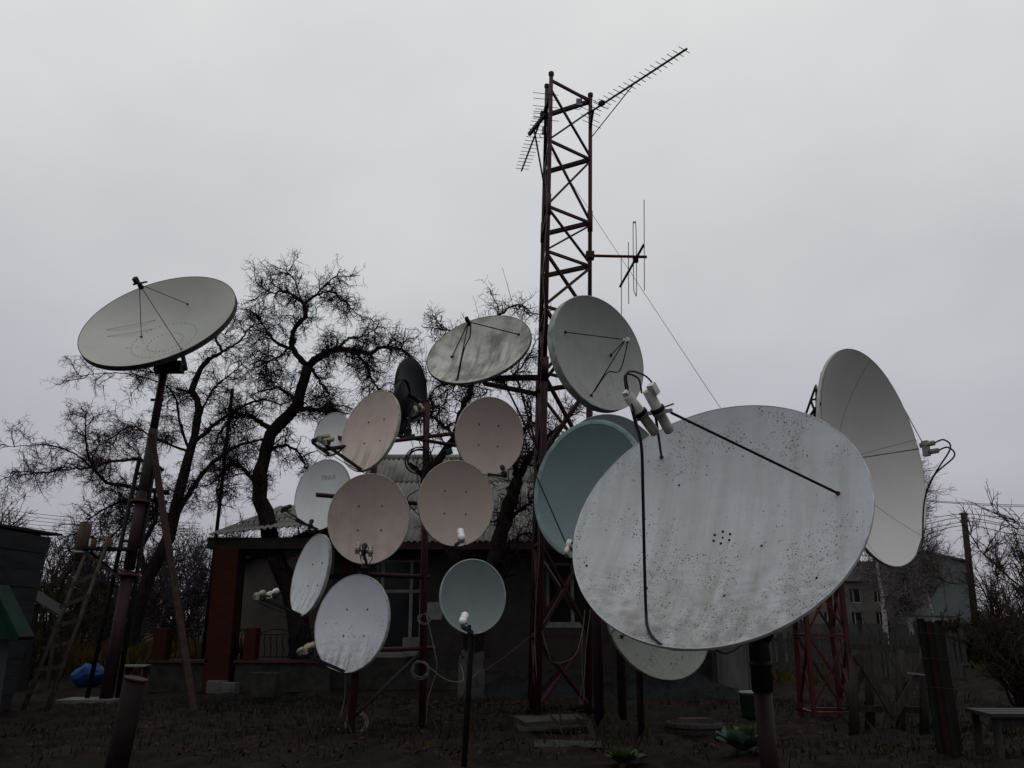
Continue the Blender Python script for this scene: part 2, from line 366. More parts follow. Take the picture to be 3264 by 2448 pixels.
# ------------------------------------------------------------------ the three old fruit trees
def L(pts, D, r0, r1, w=1.0, dd=0.0):
    n = len(pts); return ([(x, y, D + dd * i / max(n - 1, 1)) for i, (x, y) in enumerate(pts)], r0, r1, w)
bA = G(410, 2145)
dA = bA[1]
apple_tree('apple_tree', bA, 'gnarled bare apple tree behind the tall pipe mast with the ladder', [
    ([tuple(bA), (425, 2000, dA), (470, 1850, dA), (530, 1730, dA), (560, 1615, dA), (590, 1500, dA), (606, 1440, dA), (626, 1349, dA), (635, 1285, dA - .1), (612, 1250, dA), (620, 1220, dA), (645, 1166, dA), (668, 1142, dA)], .26, .085, .35),
    L([(668, 1142), (706, 1121), (687, 1068), (720, 1020)], dA, .07, .03, .6, -.3),
    L([(706, 1121), (760, 1090), (800, 1040), (840, 1030)], dA, .05, .02, 1.0, .5),
    L([(635, 1285), (600, 1250), (561, 1242)], dA, .06, .05, .3, -.3),
    L([(606, 1440), (570, 1341), (561, 1268), (529, 1227), (500, 1190), (440, 1180)], dA, .06, .02, 1.0, .7),
    L([(529, 1227), (430, 1195), (330, 1190), (228, 1203)], dA, .03, .010, .5, -.4),
    L([(550, 1660), (640, 1520), (700, 1456), (760, 1420), (840, 1400)], dA, .12, .04, .9, .8),
    L([(606, 1420), (712, 1333), (773, 1296), (840, 1275), (900, 1292)], dA, .085, .03, 1.0, .4),
    L([(540, 1570), (477, 1562), (398, 1549), (341, 1536), (298, 1492), (275, 1423), (272, 1320)], dA, .10, .016, 1.2, -1.2),
    L([(520, 1500), (448, 1466), (348, 1473), (292, 1492), (205, 1496), (133, 1506), (40, 1502)], dA, .07, .012, 1.1, -.6),
    L([(298, 1492), (232, 1443), (166, 1420), (90, 1420), (4, 1426)], dA - .6, .035, .009, .45, -.3),
    L([(530, 1600), (440, 1590), (360, 1610), (280, 1660), (230, 1720)], dA, .07, .014, 1.5, .8),
    L([(560, 1640), (480, 1640), (400, 1670), (340, 1730)], dA, .07, .015, 1.4, 1.4),
    L([(600, 1440), (500, 1400), (420, 1360), (350, 1400), (280, 1450)], dA, .05, .012, 1.2, 1.0),
    L([(626, 1349), (680, 1240), (740, 1190), (780, 1150)], dA, .05, .015, 1.0, .8),
    L([(470, 1850), (450, 1750), (500, 1650), (490, 1560)], dA, .13, .05, .6, .5),
], BARKA, 470, 5200, 17500, 21, (.35, 1.05), (.25, .65), (.10, .26), -.04, .95, shoots=14)
bB = np.array([XD(962, 20.6), 20.6, 0])
dB = 20.6
apple_tree('apple_tree', bB, 'twisted bare apple tree whose trunk rises beside the porch wall', [
    ([tuple(bB), (958, 2090, dB), (953, 1990, dB), (935, 1900, dB), (905, 1830, dB), (872, 1757, dB), (851, 1659, dB), (832, 1590, dB), (830, 1520, dB), (848, 1430, dB), (871, 1372, dB), (920, 1325, dB), (951, 1285, dB), (957, 1236, dB), (981, 1169, dB)], .27, .12, .2),
    L([(981, 1169), (933, 1112), (937, 1053), (973, 1009), (969, 968)], dB, .10, .055, .8, -.2),
    L([(969, 968), (937, 944), (900, 927), (870, 935), (840, 920)], dB, .05, .012, .8, .3),
    L([(969, 968), (1006, 940), (1034, 911), (1075, 878)], dB, .045, .010, .8, -.3),
    L([(961, 964), (945, 910), (935, 885), (916, 870)], dB, .03, .008, .8, 0),
    L([(1006, 940), (1060, 930), (1095, 955), (1120, 985)], dB, .03, .010, .6, .3),
    L([(981, 1169), (1022, 1135), (1075, 1114), (1128, 1118), (1177, 1127), (1225, 1106), (1278, 1114), (1310, 1140)], dB, .12, .02, 1.5, -.5),
    L([(1075, 1114), (1110, 1080), (1160, 1070), (1200, 1050)], dB - .2, .05, .012, .8, .4),
    L([(1128, 1118), (1170, 1170), (1190, 1220), (1230, 1250)], dB - .2, .05, .012, 1.0, .3),
    L([(953, 1300), (1002, 1306), (1055, 1314), (1090, 1350)], dB, .08, .02, .8, -.3),
    L([(933, 1112), (880, 1090), (840, 1040), (815, 1000)], dB, .06, .012, 1.0, .3),
    L([(945, 1080), (900, 1130), (860, 1150), (830, 1190)], dB, .05, .012, 1.0, -.3),
    L([(985, 1160), (1020, 1220), (1050, 1260), (1060, 1300)], dB, .05, .012, 1.0, .4),
    L([(871, 1372), (830, 1345), (780, 1325), (730, 1345), (690, 1400)], dB, .09, .02, 1.2, .4),
    L([(832, 1560), (780, 1500), (740, 1480), (700, 1520), (690, 1600)], dB, .07, .015, 1.3, .6),
    L([(848, 1440), (900, 1420), (950, 1440), (980, 1500)], dB, .06, .015, .9, .3),
    L([(951, 1290), (900, 1240), (860, 1240), (800, 1260)], dB, .06, .015, .9, -.5),
    L([(872, 1757), (930, 1720), (980, 1700)], dB, .06, .02, .5, .3),
], BARKB, 400, 3600, 12500, 31, (.22, .72), (.2, .5), (.09, .24), -.035, .92, shoots=10)
bC = np.array([XD(1502, 17.8), 17.8, 0])
dC = 17.8
apple_tree('apple_tree', bC, 'bare apple tree with whitewashed trunk base behind the small grey green dish', [
    ([tuple(bC), (1503, 2150, dC), (1505, 2060, dC), (1510, 1980, dC), (1540, 1890, dC), (1580, 1790, dC), (1600, 1690, dC), (1625, 1600, dC), (1650, 1530, dC)], .26, .13, .3),
    L([(1510, 1960), (1470, 1850), (1430, 1740), (1385, 1620), (1355, 1530), (1400, 1460), (1450, 1400)], dC, .16, .09, .3, .2),
    L([(1450, 1400), (1470, 1320), (1502, 1236), (1520, 1150), (1540, 1080)], dC + .2, .10, .04, .8, -.4),
    L([(1360, 1530), (1330, 1500), (1304, 1476)], dC, .06, .05, .2, -.2),
    L([(1502, 1236), (1450, 1225), (1400, 1230), (1370, 1260), (1350, 1330)], dC, .04, .012, 1.2, .3),
    L([(1520, 1150), (1450, 1060), (1400, 1050), (1345, 1040)], dC, .04, .010, .5, .3),
    L([(1540, 1080), (1600, 1000), (1650, 970), (1700, 1000)], dC, .045, .012, .9, -.2),
    L([(1520, 1180), (1600, 1220), (1660, 1170), (1700, 1110)], dC, .05, .012, .9, .5),
    L([(1650, 1530), (1700, 1440), (1760, 1380), (1820, 1320)], dC, .10, .02, 1.2, .5),
    L([(1650, 1530), (1640, 1430), (1690, 1340), (1680, 1280)], dC, .08, .02, 1.0, -.4),
    L([(1600, 1690), (1640, 1640), (1700, 1600), (1760, 1590)], dC, .06, .02, .8, .3),
    L([(1580, 1790), (1640, 1720), (1690, 1700), (1720, 1740)], dC, .05, .015, .9, -.5),
    L([(1450, 1400), (1420, 1360), (1380, 1330), (1330, 1290)], dC, .05, .015, 1.0, .4),
    L([(1385, 1620), (1420, 1560), (1480, 1530), (1520, 1560)], dC, .05, .015, .6, .3),
    L([(1540, 1890), (1580, 1850), (1640, 1830)], dC, .07, .03, .4, .4),
], BARKC, 240, 1900, 6500, 41, (.22, .7), (.18, .45), (.08, .22), -.02, .9, shoots=55)

# ------------------------------------------------------------------ far trees, bushes, birches
def twiggy(name, base, label, cat, h, spread, n1, n2, n3, seed, stem=.1, k=1.0, m=None, up=.12, stems=1, group=None, kind=None, bm=None, wig=.12, l2=(.15, .3), l3=(.06, .14), cone=.25):
    """a bare tree or bush that rises from one or several stems"""
    g = np.random.default_rng(seed); root = thing(name, base, label, cat, group)
    base = np.asarray(base, float); S = base + g.normal(0, .04 * stems * spread * .2, (stems, 3)) * np.array([1, 1, 0])
    D = g.normal(0, cone if stems > 1 else .04, (stems, 3)); D[:, 2] = 1
    P0, R0 = grow(g, S, D, h * g.uniform(.75, 1.0, stems), np.full(stems, stem), 14, wig * (.5 if stems > 1 else .14), np.array([0, 0, .02]), .12)
    mb = MB()
    for i in range(stems): mb.tube(list(P0[i]), list(R0[i]), 7)
    mb.build('trunk' if cat == 'tree' else 'stem', bm or BARKB, root, True)
    parts = []
    S, D, _ = spawn(g, P0, R0, n1, (.5, 1.2), .22 if stems == 1 else .05)
    D[:, 2] += up * 3
    P1, R1 = grow(g, S, D, spread * g.uniform(.35, 1.0, n1) * (1.1 - .5 * np.clip((S[:, 2] - base[2]) / h, 0, 1)), np.full(n1, .018) * k, 8, wig, np.array([0, 0, up * .5]), .35); parts.append(tubes_np(P1, R1, 3))
    S, D, _ = spawn(g, P1, R1, n2, (.3, 1.0), .1)
    P2, R2 = grow(g, S, D, h * g.uniform(*l2, n2), np.full(n2, .010) * k, 5, wig, np.array([0, 0, up * .3]), .4); parts.append(tubes_np(P2, R2, 3))
    S, D, _ = spawn(g, P2, R2, n3, (.3, 1.0), .1)
    P3, R3 = grow(g, S, D, h * g.uniform(*l3, n3), np.full(n3, .0065) * k, 3, wig * 1.3, np.array([0, 0, up * .2]), .5); parts.append(tubes_np(P3, R3, 3))
    V, Q = join_np(parts); V = V - base
    link('crown' if cat == 'tree' else 'branches', mesh_np('crown', V, Q), m or TWIG, root)
    return root
FTW = mat('far_twig', (.045, .038, .042), (.03, .026, .030), 2, .9, spec=.02)
BTW = mat('birch_twig', (.13, .115, .115), (.09, .078, .08), 2, .9, spec=.02)
RTW = mat('reddish_twig', (.050, .026, .024), (.026, .020, .018), 1.2, .9, spec=.02)
GTW = mat('brown_green_twig', (.030, .026, .018), (.016, .015, .010), 1.2, .9, spec=.02)
def birch_bark():
    t = NT('birch_bark'); v = t.map((1, 1, 3.2)); n = t.noise(5, 5, v, .7)
    t.col(t.mix(t.rng(n, .50, .58), (.26, .25, .24), (.035, .032, .032))); t.b.inputs['Roughness'].default_value = .8; return t.m
BIRCHB = birch_bark()
for i, (px, D, h, lab, sp) in enumerate((
        (2806, 38, 8.2, 'birch with black flecked white trunk rising behind the lattice stand', 1.7),
        (2892, 41, 6.4, 'slender pale birch between the flecked birch and the blank gable', 1.4),
        (2968, 44, 9.8, 'tallest birch with the fullest crown of hanging twigs beside the gable', 2.6))):
    twiggy('birch_tree', (XD(px, D, 3), D, 0), lab, 'tree', h, sp, 60 if i < 2 else 90, 800 if i < 2 else 1400, 3000 if i < 2 else 5600, 60 + i, .12, 1.4, BTW, .12, 1, 'birches before the far building', bm=BIRCHB, wig=.2, l2=(.06, .15), l3=(.02, .06))
twiggy('utility_bush', G(3262, 2140) + np.array([1.3, 3, 0]), 'tall reddish bare bush leaning beside the table', 'bush', 4.3, 1.1, 60, 600, 2200, 71, .035, 1.1, RTW, .12, 9, wig=.16, l2=(.10, .2), l3=(.03, .08))
bpy.data.objects['utility_bush'].name = 'bare_bush'
for i, (px, D, h, sp, mm, lab, st) in enumerate((
        (3370, 24, 4.6, 1.4, GTW, 'dark bare bush with upright rods behind the reddish bush', 10),
        (3165, 27, 1.5, 1.0, RTW, 'low rusty brown bush at the foot of the utility pole', 12),
        (3240, 17, 1.4, .9, GTW, 'knee high brown tangle of stems in front of the reddish bush', 14),
        (3080, 30, 1.6, 1.1, GTW, 'brown weedy bush behind the tall strapped post', 12),
        (3400, 34, 7.0, 2.2, RTW, 'tall hazy bare tree top showing above the hedge bushes', 6),
        (130, 24, 2.6, 1.6, GTW, 'dark bush beside the grey shed wall', 10),
        (235, 27, 3.0, 1.6, GTW, 'dark bush showing between the ladder rails', 11),
        (330, 33, 3.6, 2.0, FTW, 'grey brown bush far behind the ladder', 9),
        (560, 36, 4.2, 2.4, FTW, 'pale bush far behind the leaning prop plank', 9),
        (40, 40, 6.6, 2.6, FTW, 'far bare tree showing above the grey shed roof', 3),
        (250, 46, 6.0, 3.0, FTW, 'hazy bare tree far behind the platform', 4),
        (460, 50, 6.2, 3.0, FTW, 'hazy bare tree far behind the apple tree trunk', 4),
        (640, 52, 6.5, 3.0, FTW, 'hazy bare tree far behind the porch roof corner', 4),
        (820, 55, 7.5, 3.2, FTW, 'hazy bare tree seen through the porch opening', 4))):
    isT = 'tree' in lab
    twiggy('bare_tree' if isT else 'bare_bush', (XD(px, D, h / 2), D, 0), lab, 'tree' if isT else 'bush', h, sp, 60 if D < 30 else 80, 450 if D < 30 else 700, 1700 if D < 30 else 2200, 80 + i, .03 if not isT else .07, 1.3 if D < 30 else 2.2, mm, .1, st, wig=.18, l2=(.1, .2), l3=(.03, .09))
# a far-off wood that reads as one dark mass along the horizon
def wood():
    g = np.random.default_rng(9); parts = []
    n = 420; X = g.uniform(-95, 105, n); Y = g.uniform(95, 135, n)
    S = np.stack([X, Y, np.zeros(n)], -1); D = g.normal(0, .08, (n, 3)); D[:, 2] = 1
    h = g.uniform(3.5, 6.5, n)
    P0, R0 = grow(g, S, D, h, np.full(n, .11), 6, .06, np.array([0, 0, 0.]), .3); parts.append(tubes_np(P0, R0, 3))
    S, D, _ = spawn(g, P0, R0, 5200, (.4, 1.1), .1)
    P1, R1 = grow(g, S, D, g.uniform(.8, 2.2, 5200), np.full(5200, .045), 4, .15, np.array([0, 0, .05]), .5); parts.append(tubes_np(P1, R1, 3))
    S, D, _ = spawn(g, P1, R1, 14000, (.4, 1.1), .1)
    P2, R2 = grow(g, S, D, g.uniform(.4, 1.2, 14000), np.full(14000, .03), 3, .15, np.array([0, 0, .05]), .5); parts.append(tubes_np(P2, R2, 3))
    V, Q = join_np(parts); o = link('far_wood', mesh_np('far_wood', V, Q), FTW)
    tag(o, 'bare grey wood along the horizon behind the yard', 'wood', kind='stuff')
wood()

# grass, dead stems and fallen leaves: nobody could count them
def blades(name, label, spots, seed, m, hh=(.06, .22), cat='grass'):
    g = np.random.default_rng(seed); V = []; T = []; o = 0
    for (x, y, rx, ry, n) in spots:
        bx = x + g.normal(0, rx, n); by = y + g.normal(0, ry, n); h = g.uniform(*hh, n); a = g.uniform(0, 2 * PI, n); ln = g.uniform(.1, .8, n) * h; w = .007
        c, s = np.cos(a), np.sin(a)
        v = np.stack([np.stack([bx - s * w, by + c * w, np.full(n, -.02)], -1), np.stack([bx + s * w, by - c * w, np.full(n, -.02)], -1),
                      np.stack([bx + c * ln * .45 + s * w * .7, by + s * ln * .45 - c * w * .7, h * .65], -1), np.stack([bx + c * ln, by + s * ln, h], -1)], 1)
        V.append(v.reshape(-1, 3)); I = o + 4 * np.arange(n)[:, None]; T.append(np.concatenate([I + np.array([0, 1, 2]), I + np.array([0, 2, 3])])); o += 4 * n
    ob = link(name, mesh_np(name, np.concatenate(V), np.concatenate(T)), m); tag(ob, label, cat, kind='stuff')
GRY = mat('yellowed_grass', (.085, .066, .020), (.030, .036, .011), .9, .8, spec=.04)
GRD = mat('dark_wet_grass', (.009, .012, .005), (.0045, .006, .003), 1.1, .8, spec=.03)
def gs(px, py, rx, ry, n): q = G(px, py); return (q[0], q[1], rx, ry, n)
blades('yellow_grass', 'yellowed long grass behind the ladder and by the far fence', [gs(330, 2035, 1.3, 1.2, 3800), gs(200, 2060, 1.4, 1.0, 2600), gs(120, 2055, 1.0, .8, 1200), gs(520, 2075, 1.0, .9, 1200), gs(2500, 2140, .8, 1.0, 1500), gs(2470, 2165, .6, .8, 900), gs(2800, 2130, 3, 1.5, 1500)], 3, GRY, (.1, .32))
blades('yard_grass', 'thin dark grass growing in the yard soil', [gs(130, 2150, 1.2, .9, 825), gs(700, 2260, 1.6, 1.0, 1265), gs(950, 2240, 1.2, .7, 990), gs(1820, 2265, .4, .25, 495), gs(3100, 2330, .6, .6, 935), gs(2600, 2250, 1.6, .9, 1210), gs(1250, 2330, 1.6, .8, 880), gs(2100, 2380, 2.0, .7, 495), gs(500, 2380, 2.2, .6, 495), gs(2900, 2400, 1.3, .6, 440), gs(200, 2330, 1.3, .7, 495)], 4, GRD, (.025, .09))
blades('dead_stems', 'dry straw coloured stems standing in the soil', [gs(1900, 2340, .35, .3, 45), gs(1930, 2380, .5, .2, 25), gs(1660, 2270, .8, .4, 40), gs(1000, 2330, 1.5, .5, 50), gs(2700, 2330, 1.8, .6, 60), gs(3000, 2250, .8, .6, 60)], 5, mat('straw', (.035, .027, .019), (.015, .012, .010), 3), (.12, .38), 'stems')
blades('dry_weeds', 'tall yellowed weeds in the rough ground behind the ladder', [(XD(px, D), D, .9, .9, 1500) for px, D in ((70, 27), (170, 28), (260, 27), (340, 29), (430, 28), (520, 29), (600, 30), (300, 33))], 14, mat('dry_weed', (.072, .047, .018), (.030, .026, .011), .7, .8, spec=.03), (.25, .95), 'weeds')
def litter():
    g = np.random.default_rng(8); V = []; Q = []; o = 0
    for (px, py, rx, ry, n) in ((1560, 2250, .9, .6, 520), (1460, 2240, .7, .5, 260), (1740, 2290, .8, .5, 160), (1300, 2310, 1.6, .7, 170), (800, 2330, 2.2, .8, 120), (2300, 2330, 1.8, .7, 120), (560, 2400, 2.0, .5, 130), (2700, 2380, 1.5, .5, 130), (1900, 2390, 1.6, .5, 160), (1100, 2400, 1.6, .5, 110)):
        c = G(px, py)
        for i in range(n):
            x, y = c[0] + g.normal(0, rx), c[1] + g.normal(0, ry); r = g.uniform(.018, .045); a = g.uniform(0, 6.3); t = g.normal(0, .35)
            ax = np.array([math.cos(a), math.sin(a), t]); ay = np.array([-math.sin(a), math.cos(a), g.normal(0, .35)]); b = np.array([x, y, .022 + g.uniform(0, .02)])
            V += [b - ax * r, b - ay * r * .6 - ax * .2 * r, b + ax * r, b + ay * r * .6 - ax * .2 * r]; Q.append((o, o + 1, o + 2, o + 3)); o += 4
    ob = link('fallen_leaves', mesh_np('fallen_leaves', V, Q), mat('dead_leaf', (.040, .018, .007), (.012, .007, .004), 1.6, .8, lo=.42, hi=.6)); tag(ob, 'brown and ochre leaf litter under the whitewashed apple tree', 'leaves', kind='stuff')
litter()

# ------------------------------------------------------------------ the house with its porch
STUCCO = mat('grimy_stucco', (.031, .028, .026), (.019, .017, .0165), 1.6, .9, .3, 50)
PANEL = mat('pale_render', (.075, .068, .063), (.052, .047, .044), 1.2, .9, .2, 50)
BRICK = None
def brick_mat():
    t = NT('red_brick'); b = t.n('ShaderNodeTexBrick'); b.inputs['Scale'].default_value = 1.0
    b.inputs['Brick Width'].default_value = .26; b.inputs['Row Height'].default_value = .075; b.inputs['Mortar Size'].default_value = .008
    b.inputs['Color1'].default_value = (.046, .010, .008, 1); b.inputs['Color2'].default_value = (.030, .008, .0065, 1); b.inputs['Mortar'].default_value = (.022, .015, .013, 1)
    x = t.n('ShaderNodeSeparateXYZ'); t.l(t.tc.outputs['Object'], x.inputs[0]); c = t.n('ShaderNodeCombineXYZ')
    t.l(t.math('ADD', x.outputs[0], x.outputs[1]), c.inputs[0]); t.l(x.outputs[2], c.inputs[1]); t.l(c.outputs[0], b.inputs['Vector'])
    t.col(t.mix(t.rng(t.noise(4, 4), .4, .75, 0, .6), b.outputs['Color'], (.02, .012, .010))); t.b.inputs['Roughness'].default_value = .85; t.b.inputs['Specular IOR Level'].default_value = .04
    t.bump(b.outputs['Fac'], -.4, .01); return t.m
BRICK = brick_mat()
SLATE = mat('grey_corrugated_slate', (.19, .187, .178), (.095, .095, .09), 1.5, .9, .3, 30, stretch=(1, .5, 1))
WFRAME = mat('grimy_white_frame', (.15, .15, .145), (.10, .10, .097), 5, .6)
def glass_mat():
    t = NT('dark_window_glass'); t.col((.006, .007, .008)); t.b.inputs['Roughness'].default_value = .15; t.b.inputs['Specular IOR Level'].default_value = .15; return t.m
GLASS = glass_mat()
def wall_open(mb, x0, x1, z0, z1, y0, y1, ops):
    xs = sorted({x0, x1, *[o[0] for o in ops], *[o[1] for o in ops]}); zs = sorted({z0, z1, *[o[2] for o in ops], *[o[3] for o in ops]})
    for a, b in zip(xs[:-1], xs[1:]):
        run = None
        for c, d in zip(zs[:-1], zs[1:]):
            hole = any(o[0] <= a and b <= o[1] and o[2] <= c and d <= o[3] for o in ops)
            if hole:
                if run: mb.box(a, b, y0, y1, *run); run = None
            else: run = (run[0] if run else c, d)
        if run: mb.box(a, b, y0, y1, *run)
    return mb
def window(parent, x0, x1, z0, z1, y, mull=(), trans=(), fw=.07, sill=True, nm='window', fm=None):
    f = MB(); ya, yb = y + .03, y + .09
    f.box(x0, x0 + fw, ya, yb, z0, z1); f.box(x1 - fw, x1, ya, yb, z0, z1); f.box(x0 + fw, x1 - fw, ya, yb, z0, z0 + fw); f.box(x0 + fw, x1 - fw, ya, yb, z1 - fw, z1)
    for m in mull: f.box(m - fw * .55, m + fw * .55, ya + .004, yb - .004, z0 + fw, z1 - fw)
    for t in trans:
        xs = [x0 + fw] + [q for m in sorted(mull) for q in (m - fw * .55, m + fw * .55)] + [x1 - fw]
        for i in range(0, len(xs), 2): f.box(xs[i], xs[i + 1], ya + .006, yb - .006, t - fw * .5, t + fw * .5)
    w = f.build(nm, fm or WFRAME, parent)
    for a, b in zip([x0 + fw] + [m for m in sorted(mull)], [m for m in sorted(mull)] + [x1 - fw]):
        MB().box(a, b, y + .055, y + .065, z0 + fw, z1 - fw).build('pane', GLASS, w)
    if sill: MB().box(x0 - .06, x1 + .06, y - .09, y + .03, z0 - .05, z0 - .002).build('sill', WFRAME, w)
    return w
def corrugated(parent, o, u, v, nu, nv, su=1.12, sv=1.75, m=None, amp=.026):
    """slate sheets laid from the eave corner o along u (eave) and v (up the slope), each a piece"""
    u = nrm(u); v = nrm(v); n = nrm(np.cross(u, v)); g = np.random.default_rng(int(abs(o[0]) * 100) + nu)
    a = np.linspace(0, su + .06, 57); z = amp * np.sin(a * 2 * PI / .14)
    V = [q * np.array([1, 0, 0]) + np.array([0, b, h + (.012 if b > 1 else 0) * -1 + e]) for b, e in ((0, 0.0), (sv + .12, 0)) for q, h in zip(a, z) for _ in (0,)]
    V2 = [p - np.array([0, 0, .007]) for p in V]; k = len(a)
    Q = [(i, i + 1, k + i + 1, k + i) for i in range(k - 1)]; Q2 = [(2 * k + q[3], 2 * k + q[2], 2 * k + q[1], 2 * k + q[0]) for q in Q]
    Q3 = [(2 * k + i, 2 * k + i + 1, i + 1, i) for i in range(k - 1)]
    me = mesh_np('roof_sheet', V + V2, Q + Q2 + Q3, True)
    off = np.array(root_of(parent).location)
    for j in range(nv):
        for i in range(nu):
            c = np.asarray(o) + u * (i * su + g.normal(0, .006)) + v * (j * sv + g.normal(0, .012)) + n * (.02 + .018 * j + .009 * (i % 2)) - off
            M = Matrix(((u[0], v[0], n[0], c[0]), (u[1], v[1], n[1], c[1]), (u[2], v[2], n[2], c[2]), (0, 0, 0, 1)))
            link('roof_sheet', me, m or SLATE, parent, mw=M)
def house():
    D = 21.0; x0, x1 = XD(1060, D, 2), XD(2275, D, 2); H = 3.35
    r = thing('house', ((x0 + x1) / 2, D, 0), 'single storey house with grey corrugated roof behind the dishes', 'house')
    w = [(XD(1742, D, 2), XD(1888, D, 2), 1.42, 2.88)]
    p = [(XD(1192, D, 2), XD(1345, D, 2), .75, 2.95)]
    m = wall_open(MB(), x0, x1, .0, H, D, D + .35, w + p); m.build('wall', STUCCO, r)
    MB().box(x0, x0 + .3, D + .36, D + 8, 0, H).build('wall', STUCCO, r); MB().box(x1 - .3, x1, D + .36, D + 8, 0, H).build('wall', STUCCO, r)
    MB().box(x0 - .05, x1 + .05, D - .08, D - .003, 0, .42).build('plinth', CONC, r)
    a = w[0]; window(r, a[0], a[1], a[2], a[3], D + .08, [(a[0] + a[1]) / 2 + .08])
    a = p[0]; window(r, a[0], a[1], a[2], a[3], D + .08, [XD(1215, D, 2), XD(1308, D, 2)], [XD(0, 1, 0) * 0 + 2.2])
    MB().box(XD(1360, D, 2), XD(1410, D, 2), D - .012, D - .002, 1.55, 1.95).build('wall_notice', mat('pale_board', (.16, .16, .155), (.10, .10, .098), 6), r)
    MB().box(XD(1080, D, 2), XD(1128, D, 2), D - .05, D - .002, .45, 3.0).build('brick_pier', BRICK, r)
    # roof: front slope of sheets, ridge and gable
    ze, zr, ye, yr = 3.30, 6.1, D - .55, D + 4.2
    xl = x0 + .1; nu = int((x1 - xl + .4) / 1.12) + 1
    corrugated(r, (xl, ye, ze), (1, 0, 0), (0, yr - ye, zr - ze), nu, 3, 1.12, math.hypot(yr - ye, zr - ze) / 3)
    MB().add([(xl - .02, yr + 4.6, ze), (xl + nu * 1.12, yr + 4.6, ze), (xl + nu * 1.12, yr, zr - .02), (xl - .02, yr, zr - .02)], [(0, 1, 2, 3)]).build('roof', SLATE, r)
    MB().tube([(xl - .05, yr, zr + .06), (xl + nu * 1.12, yr, zr + .06)], .11, 8).build('ridge_cap', SLATE, r, True)
    MB().add([(x0 + .02, D + .2, H), (x0 + .02, yr + 4.4, H), (x0 + .02, yr, zr - .1), (x0 + .3, D + .2, H), (x0 + .3, yr + 4.4, H), (x0 + .3, yr, zr - .1)], [(0, 1, 2), (3, 5, 4), (0, 2, 5, 3), (1, 4, 5, 2), (0, 3, 4, 1)]).build('gable', mat('brick_gable', (.055, .040, .036), (.030, .022, .020), 3, .9, .4, 20), r)
    MB().beam((xl, ye + .02, ze - .09), (xl + nu * 1.12, ye + .02, ze - .09), .05, .16).build('fascia', RUSTD, r)
    MB().box(XD(1290, D, 1), XD(1345, D, 1), D - .42, D - .09, .75, 1.15).build('outdoor_unit', mat('aircon_casing', (.10, .10, .098), (.06, .06, .058), 4, .5), r)
house()
def porch():
    D = 20.1; xl = XD(655, D, 2)
    r = thing('porch', (XD(830, D, 1), D, 0), 'open brick porch with corrugated slate roof joined to the house', 'porch')
    ze, yb, zb = 3.42, D + 4.6, 4.65; xr = XD(1062, 21, 3)
    MB().box(XD(664, D, 1.6), XD(742, D, 1.6), D, D + .62, 0, 3.12).build('brick_pillar', BRICK, r)
    MB().box(XD(655, D, 3), xr + .25, D + .05, D + .42, 3.125, 3.38).build('beam', mat('dark_beam', (.030, .022, .020), (.016, .012, .011), 5, .85), r)
    MB().box(XD(664, D, 1.6) + .06, XD(664, D, 1.6) + .36, D + .65, D + 4.4, 3.13, 3.36).build('beam', mat('dark_beam', (1, 1, 1)), r)
    nu = 4; sl = math.hypot(yb - D + .3, zb - ze)
    u = np.array([xr + .4 - xl, 0, .32]); su = np.linalg.norm(u) / nu
    corrugated(r, (xl - .02, D - .15, ze - .02), u, (.35, yb - D + .3, zb - ze), nu, 3, su, sl / 3)
    # low wall, brick posts and wrought iron between them
    yw = D + .05
    for a, b in ((478, 658), (748, 1052)): MB().box(XD(a, D, .6), XD(b, D, .6), yw, yw + .3, 0, .62).build('low_wall', CONC, r)
    for a, b in ((478, 658), (748, 1052)): MB().box(XD(a, D, .6) - .03, XD(b, D, .6) + .03, yw - .05, yw + .35, .622, .68).build('coping', mat('red_coping', (.060, .024, .022), (.03, .016, .015), 6), r)
    for a, b in ((484, 526), (776, 812)): MB().box(XD(a, D, 1), XD(b, D, 1), yw - .02, yw + .34, .684, 1.36).build('brick_post', BRICK, r)
    bar = MB().tube([(0, 0, 0), (.02, 0, .17), (-.02, 0, .36), (0, 0, .52)], .013, 5); me = None
    for a, b in ((530, 655), (748, 773), (816, 1050)):
        xa, xb = XD(a, D, 1), XD(b, D, 1)
        for z in (.74, 1.22): MB().beam((xa, yw + .15, z), (xb, yw + .15, z), .02, .02).build('rail', IRON, r)
        sc = smooth_curve([(xa + (xb - xa) * t, yw + .15, 1.24 + .10 * abs(math.sin(t * PI * max(1, round((xb - xa) / .8))))) for t in np.linspace(0, 1, 17)], 3)
        MB().tube(sc, .014, 5).build('scroll', IRON, r, True)
        n = max(2, int((xb - xa) / .135))
        for i in range(1, n):
            x = xa + (xb - xa) * i / n
            if me is None: o = bar.build('bar', IRON, None, True); me = o.data; o.parent = r
            else: o = link('bar', me, None, r)
            o.location = (x - r.location[0], yw + .15 - r.location[1], .72)
    return r
porch()
def annex():
    D = 25.8; x0, x1 = XD(725, D, 2), XD(1075, D, 2)
    r = thing('annex', ((x0 + x1) / 2, D, 0), 'pale rendered outbuilding with a slanting roofline behind the porch', 'outbuilding')
    z0, z1 = 2.95, 4.3
    MB().add([(x0, D, 0), (x1, D, 0), (x1, D, z1), (x0, D, z0), (x0, D + 4, 0), (x1, D + 4, 0), (x1, D + 4, z1), (x0, D + 4, z0)], [(0, 1, 2, 3), (5, 4, 7, 6), (4, 0, 3, 7), (1, 5, 6, 2), (3, 2, 6, 7), (4, 5, 1, 0)]).build('wall', PANEL, r)
    MB().beam((x0 - .25, D + 2, z0 + .02), (x1, D + 2, z1 + .12), 4.5, .10, (0, 0, 1)).build('roof', mat('tar_roof', (.02, .019, .02), (.012, .012, .012), 4), r)
    return r
annex()
